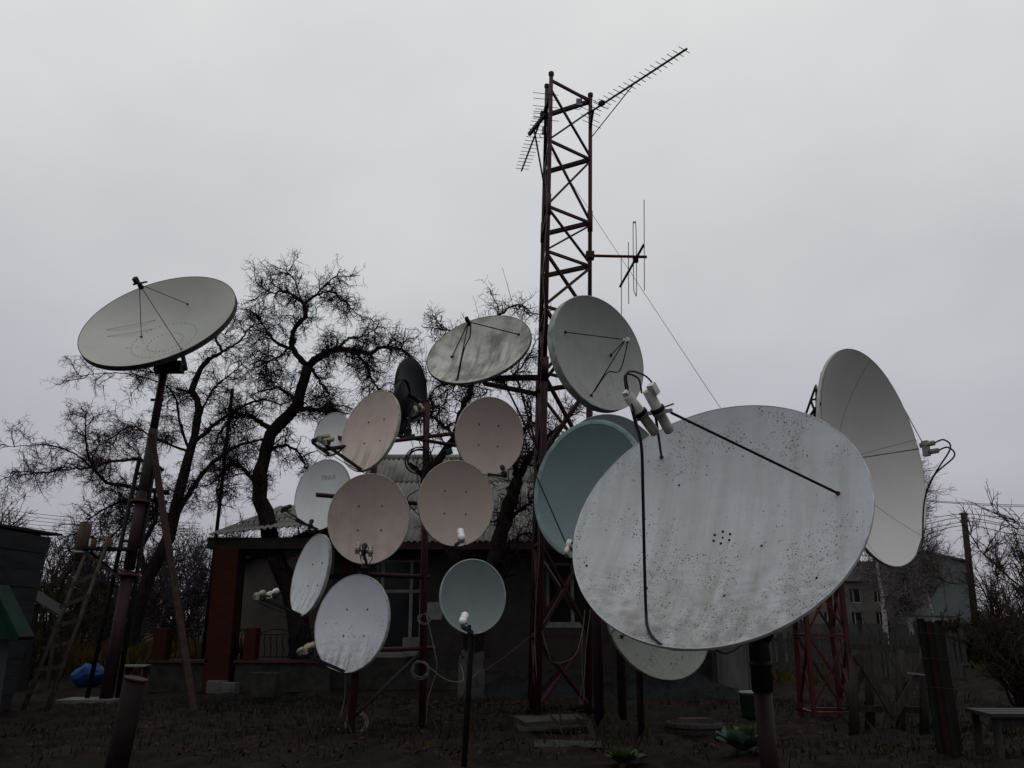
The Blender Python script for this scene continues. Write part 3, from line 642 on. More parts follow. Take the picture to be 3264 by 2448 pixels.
# yellow gas tank shape behind the railing stands on its own trestle
tk = thing('tank', (XD(757, 22.3, .9), 22.3, 0), 'dull yellow rounded tank behind the wrought iron railing', 'tank')
MB().lathe((XD(757, 22.3, .9), 22.3, .98), (1, .15, 0), [(.02, -.30), (.15, -.28), (.22, -.18), (.24, 0), (.22, .18), (.15, .28), (.02, .30)], 20).build('vessel', mat('dull_yellow_paint', (.16, .10, .04), (.07, .045, .022), 4, .5), tk, True)
for s in (-1, 1):
    x = XD(757, 22.3, .9) + s * .16; MB().box(x - .03, x + .03, 22.12, 22.48, 0, .765).build('leg', IRON, tk)
def gwall():
    D = 20.3; x0, x1 = XD(2282, D, 1), XD(2440, D, 1)
    r = thing('concrete_wall', ((x0 + x1) / 2, D, 0), 'stained pale concrete slab wall at the house end by the big white dish', 'wall')
    m = mat('stained_pale_concrete', (.085, .088, .084), (.040, .042, .040), 2.2, .9, .3, 40, stretch=(2.5, 2.5, .5))
    xm = x0 + (x1 - x0) * .62
    MB().box(x0, xm - .01, D, D + .2, 0, 2.1).build('panel', m, r); MB().box(xm + .01, x1, D + .03, D + .23, 0, 1.75).build('panel', m, r)
    MB().box(x0 - .10, x0 - .012, D + .02, D + .25, 0, 2.2).build('post', CONC, r)
gwall()
# black plastic sheet heaped along the house foot
def sheet():
    g = np.random.default_rng(4); nx, ny = 70, 18; x0, x1 = XD(1545, 19.6), XD(2330, 19.6)
    X, Y = np.meshgrid(np.linspace(0, 1, nx), np.linspace(0, 1, ny))
    Z = .55 * np.sin(PI * np.clip(Y, 0, 1)) ** .7 * (.65 + .25 * np.sin(X * 9) + .18 * np.sin(X * 23 + 1)) * np.sin(PI * np.clip(X, .02, .98)) ** .35
    Z += g.normal(0, .045, Z.shape) * (Y > .02); Z[0] = -.03; Z[-1] = .0
    V = np.stack([x0 + X * (x1 - x0), 18.6 + Y * 1.9 + .12 * np.sin(X * 17), np.maximum(Z, -.03)], -1).reshape(-1, 3); I = np.arange(nx * ny).reshape(ny, nx)
    Q = np.stack([I[:-1, :-1], I[:-1, 1:], I[1:, 1:], I[1:, :-1]], -1).reshape(-1, 4)
    me = mesh_np('plastic_sheet', V - np.array([(x0 + x1) / 2, 19.5, 0]), Q, True)
    o = link('plastic_sheet', me, mat('black_plastic_sheet', (.0045, .0055, .007), (.0025, .003, .0035), 5, .6, .9, 7, spec=.08, dist=.06), loc=((x0 + x1) / 2, 19.5, 0))
    tag(o, 'crumpled black plastic sheet heaped along the foot of the house', 'plastic sheet')
sheet()

# ------------------------------------------------------------------ lattice tower
HT = 11.94
TA0, TC0, TB0 = G(1712, 2290), G(1876, 2276), G(1692, 2266)
TA1, TC1, TB1 = PZ(1757, 245, HT), PZ(1882, 312, HT), PZ(1741, 358, HT)
def leg_at(k, z):
    a, b = ((TA0, TA1), (TB0, TB1), (TC0, TC1))[k]; return a + (b - a) * (z / HT)
def tower():
    r = thing('lattice_tower', (TA0 + TB0 + TC0) / 3, 'tall triangular red oxide lattice tower carrying aerials and dishes', 'tower')
    for k in range(3):
        top = HT + (.05, .62, .05)[k]
        p0, p1, p2 = leg_at(k, -.1), leg_at(k, 5.9), leg_at(k, top)
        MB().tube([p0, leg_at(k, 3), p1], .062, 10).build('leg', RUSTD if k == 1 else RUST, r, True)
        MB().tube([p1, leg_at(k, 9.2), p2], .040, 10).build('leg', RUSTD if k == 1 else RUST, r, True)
        for z in (5.9, 9.16): MB().tube([leg_at(k, z - .22), leg_at(k, z + .22)], .070 if z < 6 else .052, 10).build('sleeve', RUST, r, True)
        MB().tube([p2 - (0, 0, .02), p2 + (0, 0, .05)], .055, 8).build('cap', RUST, r)
    lv = [11.86, 10.52, 9.12, 8.2, 7.1, 5.83, 4.35, 2.85, 1.28, .10]
    for i, z in enumerate(lv):
        for a, b in ((0, 2), (1, 2), (0, 1)):
            if z < .3: continue
            w = .072 if (a, b) == (1, 2) else .046
            if z == 1.28: w = .06
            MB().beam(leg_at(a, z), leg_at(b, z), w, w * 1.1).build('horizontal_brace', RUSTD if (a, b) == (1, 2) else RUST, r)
    for i in range(len(lv) - 1):
        zt, zb = lv[i] - (.22 if i == 0 else .05), lv[i + 1] + .05
        w = .042 if i < 3 else .055 if i < 5 else .062
        for q, (a, b) in enumerate(((0, 2), (1, 2), (0, 1))):
            e = .018 if (i + q) % 2 else -.018
            dv = np.array([0, e, 0])
            if q == 0 or i >= 4:
                MB().beam(leg_at(a, zt) + dv, leg_at(b, zb) + dv, w, w * .85).build('diagonal_brace', RUST, r)
                MB().beam(leg_at(b, zt) - dv, leg_at(a, zb) - dv, w, w * .85).build('diagonal_brace', RUST, r)
            elif q == 2:
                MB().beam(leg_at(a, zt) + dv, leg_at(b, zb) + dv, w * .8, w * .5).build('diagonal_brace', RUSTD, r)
    # loose feeder cables tied down the left legs
    for k, dx in ((0, -.05), (1, .06)):
        pts = [leg_at(k, z) + np.array([dx + .03 * math.sin(z * 3), -.06, 0]) for z in np.linspace(.6, 11.2, 16)]
        MB().tube(smooth_curve(pts, 4), .008, 5).build('feeder_cable', CABLE if k else WCABLE, r, True)
    # side bracket that holds the stained dish
    zt = 5.75; e1 = P(1543, 1236, 15.0); e1[2] = zt; e0 = leg_at(0, zt)
    MB().beam(e1, e0, .07, .09).build('bracket_beam', RUSTD, r)
    MB().beam(e1 + (0, .35, 0), leg_at(1, zt), .06, .08).build('bracket_beam', RUSTD, r)
    MB().beam(e1 + (.0, -.03, .02), e1 + (0, .40, .02), .07, .07).build('bracket_beam', RUSTD, r)
    for t, z in ((.30, 4.25), (.55, 4.1)):
        q = e1 + (e0 - e1) * t; MB().beam(q + (0, .05, 0), leg_at(0, z), .05, .035).build('bracket_strut', RUSTD, r)
    for t in (.45, .6, .75):
        q = e1 + (e0 - e1) * t; MB().beam(q + (0, .02, -.04), q + (.12, .3, .03), .02).build('bracket_lacing', RUSTD, r)
    MB().tube([e1 + (.03, .16, .0), e1 + (.03, .16, .42)], .055, 10).build('bracket_post', RUSTD, r, True)
    # amplifier boxes near the top
    for px, py, k in ((1846, 327, 2), (1737, 417, 1)):
        c = P(px, py, leg_at(k, 11)[1] - .06); MB().frame_box(c, (1, 0, 0), (0, 1, 0), (0, 0, 1), .06, .035, .075).build('amplifier_box', GALV, r)
        cable('feeder_cable', [c + (-.05, -.04, -.07), c + (-.12, -.06, -.16), c + (-.02, -.06, -.2), c + (.08, -.05, -.1)], .006, CABLE, r)
    return r
TOWER = tower()

# ------------------------------------------------------------------ aerials on the tower
def element(mb_me, root, c, d, L, r=.006, nm='director', m=None):
    d = nrm(d); return MB().tube([c - d * L / 2, c + d * L / 2], r, 5).build(nm, m or IRON, root)
def yagi(z, pa, pb, n, Ls, label, refl=True, stay=None):
    a, b = PZ(pa[0], pa[1], z), PZ(pb[0], pb[1], z); d = nrm(b - a)
    r = thing('yagi_aerial', a, label, 'aerial'); ex = nrm(np.cross(d, (0, 0, 1)))
    MB().beam(a - d * .15, b, .028, .028).build('boom', IRON, r)
    for i in range(n):
        t = (i + .5) / n; element(None, r, a + (b - a) * t + (0, 0, .016), ex, Ls * (1.05 - .2 * t), .0065)
    f = a + d * .25
    for s in (-1, 1):
        MB().tube([f + ex * .17 * s + (0, 0, .03), f + ex * .17 * s + (0, 0, -.03), f + (0, 0, -.04), f - ex * .17 * s + (0, 0, -.03)], .006, 5).build('dipole', IRON, r)
    for j in range(5): element(None, r, a - d * (.05 + .03 * (j % 2)) + np.array([0, 0, -.28 + .14 * j]), ex, .5, .006, 'reflector')
    MB().frame_box(f + (0, 0, .03), ex, d, (0, 0, 1), .04, .055, .04).build('dipole_box', BLACK, r)
    if stay is not None: MB().tube([stay, a + (b - a) * .47], .010, 6).build('stay', IRON, r)
    return r
zy = 11.25
yr = yagi(zy, (1890, 352), (2190, 155), 18, .33, 'long many element yagi aerial pointing out beyond the tower', stay=leg_at(2, 11.02) + np.array([.03, -.03, 0]))
MB().beam(PZ(1890, 352, zy), leg_at(2, zy), .05).build('clamp', IRON, yr)
yl = yagi(10.9, (1738, 345), (1662, 545), 17, .34, 'yagi aerial with rungs hanging out past the far tower leg')
MB().beam(PZ(1738, 345, 10.9), leg_at(1, 10.9), .05).build('clamp', IRON, yl)
s0, s1 = PZ(1738, 365, 10.75), PZ(1687, 428, 10.75)
MB().beam(leg_at(1, 10.75), s0, .05).build('spar', IRON, yl); MB().beam(s0, s1, .055, .07).build('spar', IRON, yl); MB().beam(s0 + (s1 - s0) * .7, leg_at(1, 10.2), .03).build('spar_brace', IRON, yl)
def vhf():
    a = leg_at(2, 8.42); b = P(2062, 819, a[1] - .25)
    r = thing('vertical_aerial', a, 'vertical rod aerial with looped dipole on a red arm', 'aerial')
    MB().tube([a + (-.05, 0, 0), b], .030, 8).build('arm', REDP, r, True)
    MB().frame_box(a, (1, 0, 0), (0, 1, 0), (0, 0, 1), .08, .08, .07).build('arm_clamp', RUST, r)
    p, q = P(2052, 780, a[1] - .5), P(1976, 914, a[1] + .8)
    MB().beam(p, q, .035).build('boom', IRON, r)
    for px, y0, y1, t in ((2053, 637, 926, 0.0), (2003, 771, 969, .62), (1980, 815, 1002, .93)):
        D = (p + (q - p) * t)[1]; MB().tube([P(px, y0, D), P(px + 1, y1, D)], .0075, 6).build('rod', IRON, r)
    D = (p + (q - p) * .33)[1]; u, v = P(2018, 725, D), P(2027, 725, D); u2, v2 = P(2020, 925, D), P(2029, 925, D); m1, m2 = P(2022, 712, D), P(2025, 937, D)
    MB().tube(smooth_curve([u2, u, m1, v, v2, m2, u2], 8), .0075, 6).build('looped_dipole', IRON, r, True)
    MB().frame_box(p + (q - p) * .33, (1, 0, 0), (0, 1, 0), (0, 0, 1), .05, .05, .06).build('dipole_box', BLACK, r)
vhf()
g0 = leg_at(0, 10.25) + np.array([.03, -.03, 0]); g1 = P(2310, 1312, 13.0)
gd = nrm(g1 - g0); tt = -g0[2] / gd[2] if gd[2] < 0 else 12
o = MB().tube([g0, g0 + gd * tt * .5 + np.array([0, 0, -.05]), g0 + gd * tt], .004, 5).build('guy_wire', IRON, None, origin=g0 + gd * tt); tag(o, 'thin steel guy wire slanting down from the tower behind the big white dish', 'wire')

# ------------------------------------------------------------------ dishes
def dframe(az, el):
    n = np.array([math.sin(az) * math.cos(el), -math.cos(az) * math.cos(el), math.sin(el)])
    up = nrm(np.array([0, 0, 1.]) - n * n[2]); return np.cross(up, n), up, n
def dish_base(name, label, C, az, el, w, k, m, rim_m, depth, th=.045, lip=.012, base=None, cat='satellite dish', group=None, back_m=None, rings=26, seg=112, flange=0.0):
    """reflector in its own frame; returns the thing and the frame"""
    C = np.asarray(C, float); rt, up, n = dframe(az, el); R = w / 2
    root = thing(name, base if base is not None else C - n * (depth * w + .1), label, cat, group); off = np.array(root.location)
    M = Matrix(((rt[0], up[0], n[0], C[0] - off[0]), (rt[1], up[1], n[1], C[1] - off[1]), (rt[2], up[2], n[2], C[2] - off[2]), (0, 0, 0, 1)))
    dz = depth * w; fr = 1 - flange
    prof = [(max(R * t * fr, .0005), -dz * (1 - t * t)) for t in np.linspace(0, 1, rings)]
    if flange: prof += [(R * (fr + flange * .5), -.006), (R * .995, -.004)]
    a = MB().lathe((0, 0, 0), (0, 0, 1), prof, seg, 1, k, (1, 0, 0)); a.f = [tuple(reversed(q)) for q in a.f if len(q) == 4] + [tuple(range(seg))]
    me = bpy.data.meshes.new('reflector'); me.from_pydata(a.v, [], a.f); me.polygons.foreach_set('use_smooth', [True] * len(me.polygons)); me.update()
    rf = link('reflector', me, m, root, mw=M)
    bk = [(R * .992, -.012)] + [(R * t, -dz * (1 - t * t) - .016 - .02 * (1 - t)) for t in np.linspace(.985, 0.02, 24)]
    b = MB().lathe((0, 0, 0), (0, 0, 1), bk, seg, 1, k, (1, 0, 0)); b.f = [q for q in b.f if len(q) == 4] + [b.f[-1]]
    me = bpy.data.meshes.new('back'); me.from_pydata(b.v, [], b.f); me.polygons.foreach_set('use_smooth', [True] * len(me.polygons)); me.update()
    link('back', me, back_m or rim_m, root, mw=M)
    # rolled rim
    pr = [(R - .004, -.002), (R, .004), (R + lip * .6, .004), (R + lip, -.004), (R + lip, -th), (R + lip * .4, -th - .004), (R - .006, -th + .004), (R - .006, -.004)]
    v = []; f = []; q = len(pr)
    for i in range(seg):
        t = 2 * PI * i / seg; c, s = math.cos(t), math.sin(t)
        for r_, z in pr: v.append(((r_) * c, (r_ + R * (k - 1)) * s, z))
    for i in range(seg):
        for j in range(q):
            f.append((i * q + j, ((i + 1) % seg) * q + j, ((i + 1) % seg) * q + (j + 1) % q, i * q + (j + 1) % q))
    me = bpy.data.meshes.new('rim'); me.from_pydata(v, [], f); me.update(); link('rim', me, rim_m, rf)
    return root, rf, C, rt, up, n
BOLT = None
def bolts(rf, w, depth, pts, r=.011, m=None):
    """bolt heads proud of the dish face, in dish coordinates as fractions of the half width"""
    global BOLT
    if BOLT is None: BOLT = MB().lathe((0, 0, 0), (0, 0, 1), [(1, -.4), (1, .5), (.6, .8)], 8); me = bpy.data.meshes.new('bolt'); me.from_pydata(BOLT.v, [], BOLT.f); me.materials.append(IRON); BOLT = me
    for x, y in pts:
        o = link('bolt', BOLT, None, rf); R = w / 2
        o.location = (x * R, y * R, -depth * w * (1 - x * x - y * y) + .001); o.scale = (r, r, r)
def lnb(root, pos, tgt, s=1.0, m=None, bag=False, nm='lnb'):
    pos = np.asarray(pos, float); d = nrm(np.asarray(tgt) - pos)
    h = MB().lathe(pos, d, [(.012, -.075), (.022, -.07), (.022, -.02), (.016, -.01), (.016, .015), (.030, .03), (.032, .075), (.027, .088), (.012, .094)] if not bag else [(.010, -.10), (.034, -.085), (.042, -.03), (.030, 0), (.038, .03), (.040, .08), (.026, .105), (.008, .112)], 14, s, s)
    h.v = [tuple(pos + (np.array(p) - pos) * np.array([1, 1, 1]) + 0 * d) for p in h.v]
    if s != 1.0: h.v = [tuple(p) for p in (pos + d * ((np.array(h.v) - pos) @ d)[:, None] * s + ((np.array(h.v) - pos) - d * ((np.array(h.v) - pos) @ d)[:, None]))]
    o = h.build(nm, m or (BAG if bag else LNBW), root, True)
    x = nrm(np.cross(d, (0, 0, 1))); y = np.cross(x, d)
    MB().frame_box(pos - d * .045 * s - y * .025 * s, x, d, y, .022 * s, .04 * s, .028 * s).build('lnb_body', m or LNBC, o)
    return o
def mount(root, C, n, up, depth, w, tgt, m=None):
    """back plate and bracket from the dish apex to the carrying pipe"""
    a = C - n * (depth * w + .075); x = nrm(np.cross(up, n)); m = m or IRON
    MB().frame_box(a, x, up, n, .10, .14, .035).build('back_plate', m, root)
    MB().beam(a - n * .03, tgt, .05, .07).build('mount_bracket', m, root)
    MB().frame_box(tgt, (1, 0, 0), (0, 1, 0), (0, 0, 1), .06, .06, .09).build('pipe_clamp', m, root)
def offset_dish(label, par, m, rim_m, depth=.10, lnbs=(), arm_from=None, tgt=None, cab=True, bag=False, arm_m=None, lm=None, ls=1.0, base=None, bolt=True, th=.05, lip=.012, ld=.62, flange=0.0, name='offset_dish', group=None, seat=-.99, rake=None):
    C, az, el, w, k = par
    r, rf, C, rt, up, n = dish_base(name, label, C, az, el, w, k, m, rim_m, depth, th, lip, base, group=group, flange=flange)
    if bolt: bolts(rf, w, depth, [(-.28, .33), (.30, .33), (-.28, -.27), (.30, -.27)])
    b = C + up * seat * w * k / 2 - n * .03; am = arm_m or BLACK
    ce = C + n * w * ld - up * w * k * .34; LP = []
    for px, py in lnbs:
        ryy = ray(px, py); t = ((ce - np.array([0, 0, HC])) @ n) / (ryy @ n) if abs(ryy @ n) > .3 else ce[1] / ryy[1]
        q = ryy * t + np.array([0, 0, HC])
        if np.linalg.norm(q - ce) > .6 * w: q = P(px, py, ce[1])
        LP.append(q)
    if LP:
        e = sum(LP) / len(LP); d = nrm(C - e); h = e - d * .06 - up * .05
        MB().beam(b, h, .030, .04).build('feed_arm', am, r)
        if len(LP) > 1: MB().beam(LP[0] - up * .05, LP[-1] - up * .05, .02, .02).build('multifeed_bar', IRON, r)
        for i, q in enumerate(LP):
            lnb(r, q, C - n * depth * w, ls, (lm[i % len(lm)] if isinstance(lm, (list, tuple)) else lm), bag)
            MB().frame_box(q - up * .035 * ls, rt, n, up, .028 * ls, .03 * ls, .02 * ls).build('lnb_holder', BLACK, r)
        if cab:
            for i, q in enumerate(LP):
                s = (.05, -.04, .02)[i % 3]; mid = (q + b) / 2
                cable('cable', [q - nrm(C - q) * .07, q - nrm(C - q) * .13 - up * .05 + rt * s, mid - up * .09 + rt * s, b - up * .03 + rt * .02, b - n * .1], .006, CABLE, r)
    if tgt is not None: mount(r, C, n, up, depth, w, np.asarray(tgt, float))
    return r
def prime_dish(label, par, m, rim_m, depth, feed, struts, base, th=.05, lip=.012, strut_m=None, sr=.008, name='prime_focus_dish', hubs=True, nseg=26, flange=0.0):
    C, az, el, w, k = par
    r, rf, C, rt, up, n = dish_base(name, label, C, az, el, w, k, m, rim_m, depth, th, lip, base, rings=nseg, seg=144, flange=flange)
    R = w / 2; out = []
    for x, y in struts:
        q = C + rt * x * R + up * y * R - n * (depth * w * (1 - x * x - y * y) - .004); out.append(q)
        MB().tube([q, feed + (q - feed) * .04], sr, 7).build('strut', strut_m or GALV, r, True)
        MB().lathe(q, n, [(.03, 0), (.03, .008), (.014, .016)], 10).build('strut_foot', IRON, r)
    return r, rf, C, rt, up, n, out

# --- carrying pipes of the dish cluster
FR = thing('pipe_frame', G(1232, 2330), 'red oxide pipe frame of two uprights and cross pipes carrying the pink beige dishes', 'pipe frame')
u0, u1 = G(1115, 2345), P(1196, 1440, 13.55); c0, c1 = G(1345, 2312), P(1360, 1285, 13.95)
for a, b in ((u0, u1), (c0, c1)): MB().tube([a - (0, 0, .08), b], .055, 10).build('upright', RUST, FR, True)
def on(a, b, z): return a + (b - a) * ((z - a[2]) / (b[2] - a[2]))
for z, m, ex in ((1.12, RUST, .25), (2.2, RUSTD, .1), (3.35, RUSTD, .95), (4.38, RUST, .62)):
    a, b = on(u0, u1, min(z, u1[2] - .05)), on(c0, c1, z); d = nrm(b - a); a = a.copy(); a[2] = z; MB().tube([a - d * (.9 if z > 3 else .12), b + d * ex], .034, 8).build('cross_pipe', m, FR, True)
MB().tube([P(1258, 1387, 13.9), P(1455, 1421, 13.95)], .03, 8).build('cross_pipe', RUSTD, FR, True)
MB().tube([on(c0, c1, 1.1), on(u0, u1, .2)], .022, 8).build('brace', RUSTD, FR, True)
PK = (.325, .262, .233)
m7 = dish_mat('beige_dish_a', (.40, .325, .292), .6, streak=.8, seed=1.3, soft=.12, low0=(.1, -1.0, .02))
m8 = dish_mat('beige_dish_b', PK, .6, streak=.35, seed=4.1, soft=.18, dirt=(.13, .11, .10))
m9 = dish_mat('beige_dish_c', PK, .58, streak=.10, seed=7.7)
m10 = dish_mat('beige_dish_d', (.32, .258, .230), .6, streak=.10, seed=9.2)
rmb = mat('beige_rim', (.36, .33, .29), (.20, .18, .16), 9, .6)
rmg = mat('grey_rim', (.34, .35, .35), (.17, .18, .18), 9, .6)
D7 = ((-2.196, 13.0, 4.364), -.638, .21, 1.175, 1.12); D8 = ((-2.087, 12.6, 2.968), -.03, .011, 1.176, 1.1)
D9 = ((-.841, 13.0, 3.244), .264, -.013, 1.139, 1.12); D10 = ((-.352, 13.6, 4.402), .36, -.10, 1.13, 1.1)
offset_dish('pink beige offset dish turned sideways, topmost of its column on the pipe frame', D7, m7, rmb, lnbs=((1030, 1392), (1045, 1402)), tgt=on(u0, u1, 4.35), lm=LNBC, ls=1.25, ld=.72)
offset_dish('pink beige offset dish facing straight out with three feeds in front', D8, m8, rmb, lnbs=((1141, 1742), (1161, 1748), (1181, 1750)), tgt=on(u0, u1, 3.0), lm=[LNBC, BLACK, LNBC], ls=1.2)
offset_dish('pink beige offset dish with one white plastic wrapped feed', D9, m9, rmb, lnbs=((1470, 1705),), tgt=on(c0, c1, 3.35) + np.array([.55, 0, 0]), bag=True, ls=1.35)
offset_dish('pink beige offset dish high beside the tower leg with four dark bolts', D10, m10, rmb, lnbs=((1606, 1500),), tgt=on(c0, c1, 4.38) + np.array([.60, 0, 0]), lm=BLACK, ls=1.2, ld=.5)
WH = (.50, .52, .555)
m11 = dish_mat('white_dish_printed', (.47, .50, .52), .53, streak=.12, speck=.25, seed=2.2)
m12 = dish_mat('white_dish_small', (.46, .48, .49), .35, streak=.08, seed=3.4)
m13 = dish_mat('white_dish_sideways', (.46, .49, .51), .56, streak=1.2, speck=1.1, seed=5.1, low0=(-.05, -1.0, 0.0), dirt=(.06, .06, .052))
m14 = dish_mat('white_dish_low', (.46, .47, .51), .62, streak=.85, speck=1.25, seed=6.6, scale=24, low0=(-.2, -1.0, 0.0), dirt=(.05, .05, .045), grime=.5)
D11 = ((-3.14, 14.2, 3.541), -.434, .12, 1.073, 1.1); D12 = ((-3.161, 14.8, 4.688), -.396, .124, .705, 1.1)
D13 = ((-3.078, 13.4, 2.211), -.897, .182, 1.12, 1.1); D14 = ((-2.268, 12.6, 1.508), -.44, .166, 1.217, 1.1)
l11 = offset_dish('pale grey offset dish with faint lettering beside the three feed dish', D11, m11, rmg, lnbs=((912, 1618), (990, 1668)), tgt=np.array([-2.75, 14.05, 3.36]), lm=BLACK, ls=1.1, bolt=False)
offset_dish('smallest pale grey dish peeking out behind the topmost pink beige dish', D12, m12, rmg, lnbs=((1004, 1400),), tgt=np.array([-2.72, 14.2, 4.42]), lm=BLACK, bolt=False)
offset_dish('white offset dish seen nearly edge on with feed arm over the porch railing', D13, m13, rmg, lnbs=((826, 1893), (850, 1897), (868, 1888)), tgt=on(u0, u1, 2.2), lm=[LNBC, BLACK, LNBW], ls=1.2, ld=.85)
offset_dish('white offset dish with black grime spots along its lower edge on the frame', D14, m14, rmg, lnbs=((969, 2066), (984, 2062)), tgt=on(u0, u1, 1.5), lm=LNBC, ls=1.25, arm_m=mat('violet_black_paint', (.022, .016, .034), (.014, .011, .02), 8, .5))
# faint lettering printed on the pale grey dish
tx = bpy.data.curves.new('lettering', 'FONT'); tx.body = 'TRIAX'; tx.size = .105; tx.align_x = 'CENTER'; tx.extrude = .0006
to = bpy.data.objects.new('lettering_source', tx); COL.objects.link(to)
dg = bpy.context.evaluated_depsgraph_get(); me = bpy.data.meshes.new_from_object(to.evaluated_get(dg)); bpy.data.objects.remove(to)
rf11 = [c for c in l11.children if c.name.startswith('reflector')][0]
for v in me.vertices:
    x, y = v.co.x + .04, v.co.y + .27; q = (x / .5365) ** 2 + (y / .59) ** 2
    v.co = (x, y, -.10 * 1.073 * (1 - q) + .003 + v.co.z)
link('lettering', me, mat('faded_print', (.20, .21, .22), (.32, .33, .34), 30), rf11)
# --- small grey green dish on its own post
m15 = dish_mat('grey_green_dish', (.135, .165, .17), .36, streak=.10, seed=8.8, vary=.18)
D15 = ((-.433, 9.9, 1.802), .22, .06, .725, 1.1)
b15 = np.array([XD(1478, 10.15, 0), 10.15, 0])
d15 = offset_dish('small grey green dish with white wrapped feed on a thin dark post', D15, m15, mat('grey_green_rim', (.25, .30, .30), (.15, .18, .18), 8, .6), lnbs=((1478, 1972),), bag=True, ls=1.05, base=b15, bolt=False, ld=.55)
MB().tube([b15 - (0, 0, .06), b15 + (.06, 0, 1.15), (-.42, 10.08, 1.7)], .032, 10).build('mast', IRON, d15, True)
MB().box(-.46, -.36, 10.02, 10.14, 1.62, 1.86).build('mount_bracket', IRON, d15)
q = P(1496, 2010, 9.72); MB().frame_box(q, (1, 0, 0), (0, 1, 0), (0, 0, 1), .019, .015, .06).build('arm_stub', IRON, d15)
# --- black dishes
m16 = dish_mat('black_dish', (.026, .030, .038), .5, streak=.0, seed=1.9, rough=.42)
D16 = ((-1.72, 14.4, 5.379), 1.02, -.03, 1.003, 1.1)
offset_dish('black offset dish turned sideways at the top of the pipe frame', ((-1.72, 14.4, 5.379), 1.15, -.03, 1.0, 1.1), m16, BLACK, lnbs=((1326, 1305), (1345, 1297), (1352, 1308)), tgt=on(c0, c1, 5.0) + np.array([-.02, .05, 0]), lm=LNBC, ls=1.1, bolt=False, ld=.42)
offset_dish('second black dish showing only its edge behind the topmost pink beige dish', (tuple(P(1274, 1300, 14.2)), -1.74, .12, .86, 1.12), m16, BLACK, tgt=P(1300, 1385, 13.95), bolt=False, depth=.11)

# --- old stained dish on the tower bracket
m2 = dish_mat('lichen_stained_dish', (.40, .40, .365), .96, dirt=(.045, .045, .036), streak=1.5, speck=1.6, seed=2.9, soft=.7, scale=20, vary=.22)
D2 = ((-.597, 14.6, 6.2), -.341, .618, 1.921, 1.0); rt, up, n = dframe(-.341, .618)
e1 = P(1543, 1236, 15.0)
fd = np.array(D2[0]) + n * .30 * 1.921
r2, rf2, C2, *_ , o2 = prime_dish('old lichen stained white dish tipped upward on the tower side bracket', D2, m2, mat('stained_rim_painted_shade', (.13, .125, .115), (.06, .055, .05), 8, .7), .14, fd, ((-.60, .05), (.68, .42), (-.25, -.80)), None, .05, .012, IRON, .010)  # rim and back colour darkened to carry the shade seen from below
lnb(r2, fd + n * .02, C2, 1.1, IRON)
cable('cable', [fd + n * .08, fd + n * .1 + (.06, 0, -.1), fd + (.03, 0, -.25), fd + (o2[2] - fd) * .5 + (.02, -.02, 0), o2[2] + (.02, 0, .02)], .011, CABLE, r2)
MB().beam(C2 - n * .36, (e1[0] + .03, 15.16, 6.12), .09, .12).build('mount_bracket', RUSTD, r2)
MB().frame_box(C2 - n * .35, rt, up, n, .22, .22, .035).build('back_plate', RUSTD, r2)
# --- dish on the right tower leg
m3 = dish_mat('dusty_grey_dish', (.235, .24, .232), 1.04, dirt=(.11, .11, .10), streak=.45, speck=.22, seed=12.4, soft=.2)
D3 = ((1.53, 14.3, 6.03), .651, .098, 2.086, 1.0); rt, up, n = dframe(.651, .098)
C = np.array(D3[0]); fd = C + n * .30 * 2.086
r3, rf3, C3, *_, o3 = prime_dish('dusty grey round dish fixed to the tower leg, turned aside', D3, m3, mat('dusty_rim', (.30, .305, .30), (.16, .16, .155), 8, .7), .13, fd, ((-.62, .28), (-.22, -.78), (.45, .1)), leg_at(2, 5.7), .15, .018, IRON, .009)
lnb(r3, fd, C3, 1.0, LNBW)
cable('cable', [fd + n * .06, fd + (0, -.02, -.2), fd + (-.12, 0, -.55), o3[1] + (.28, -.1, .38), o3[1] + (.05, -.03, .06)], .010, CABLE, r3)
for z in (5.75, 6.35): MB().beam(C3 - n * .38 + (0, 0, z - 6.03), leg_at(2, z), .07, .08).build('mount_bracket', RUSTD, r3)
# --- two teal offset dishes
m4 = dish_mat('teal_dish', (.088, .132, .14), .9, streak=.06, seed=3.0, vary=.18, rough=.5); m4b = dish_mat('grey_teal_dish', (.11, .13, .14), .9, streak=.05, seed=6.0)
rmt = mat('teal_rim', (.17, .235, .235), (.10, .14, .14), 6, .55)
D4 = ((1.136, 12.8, 3.452), -.52, .18, 1.69, 1.2); rt, up, n = dframe(-.52, .18)
b4 = np.array([XD(1911, 13.4), 13.4, 0])
d4 = offset_dish('large teal offset dish partly hidden by the big white dish', D4, m4, rmt, depth=.13, base=b4, bolt=False, th=.085, lip=.07, flange=.0)
MB().tube([b4 - (0, 0, .05), b4 + (0, 0, 3.2)], .075, 12).build('mast', RUSTD, d4, True)
MB().beam(np.array(D4[0]) - n * .27, b4 + (0, 0, 3.15), .12, .14).build('mount_bracket', RUSTD, d4)
C = np.array(D4[0]); fd = C + n * .55 - up * 1.05
MB().tube([C - rt * .88 + up * .22 + n * .01, fd], .011, 7).build('strut', IRON, d4); MB().tube([C + rt * .88 + up * .22 + n * .01, fd], .011, 7).build('strut', IRON, d4); MB().beam(C - up * 1.06, fd, .04).build('feed_arm', IRON, d4); lnb(d4, fd, C, 1.4)
b4b = np.array([XD(1985, 14.6), 14.6, 0])
d4b = offset_dish('grey teal dish whose top edge shows between the teal and tower dishes', (tuple(P(1950, 1545, 13.9)), .05, .15, 1.9, 1.28), m4b, rmt, depth=.12, base=b4b, bolt=False, th=.07, lip=.018)
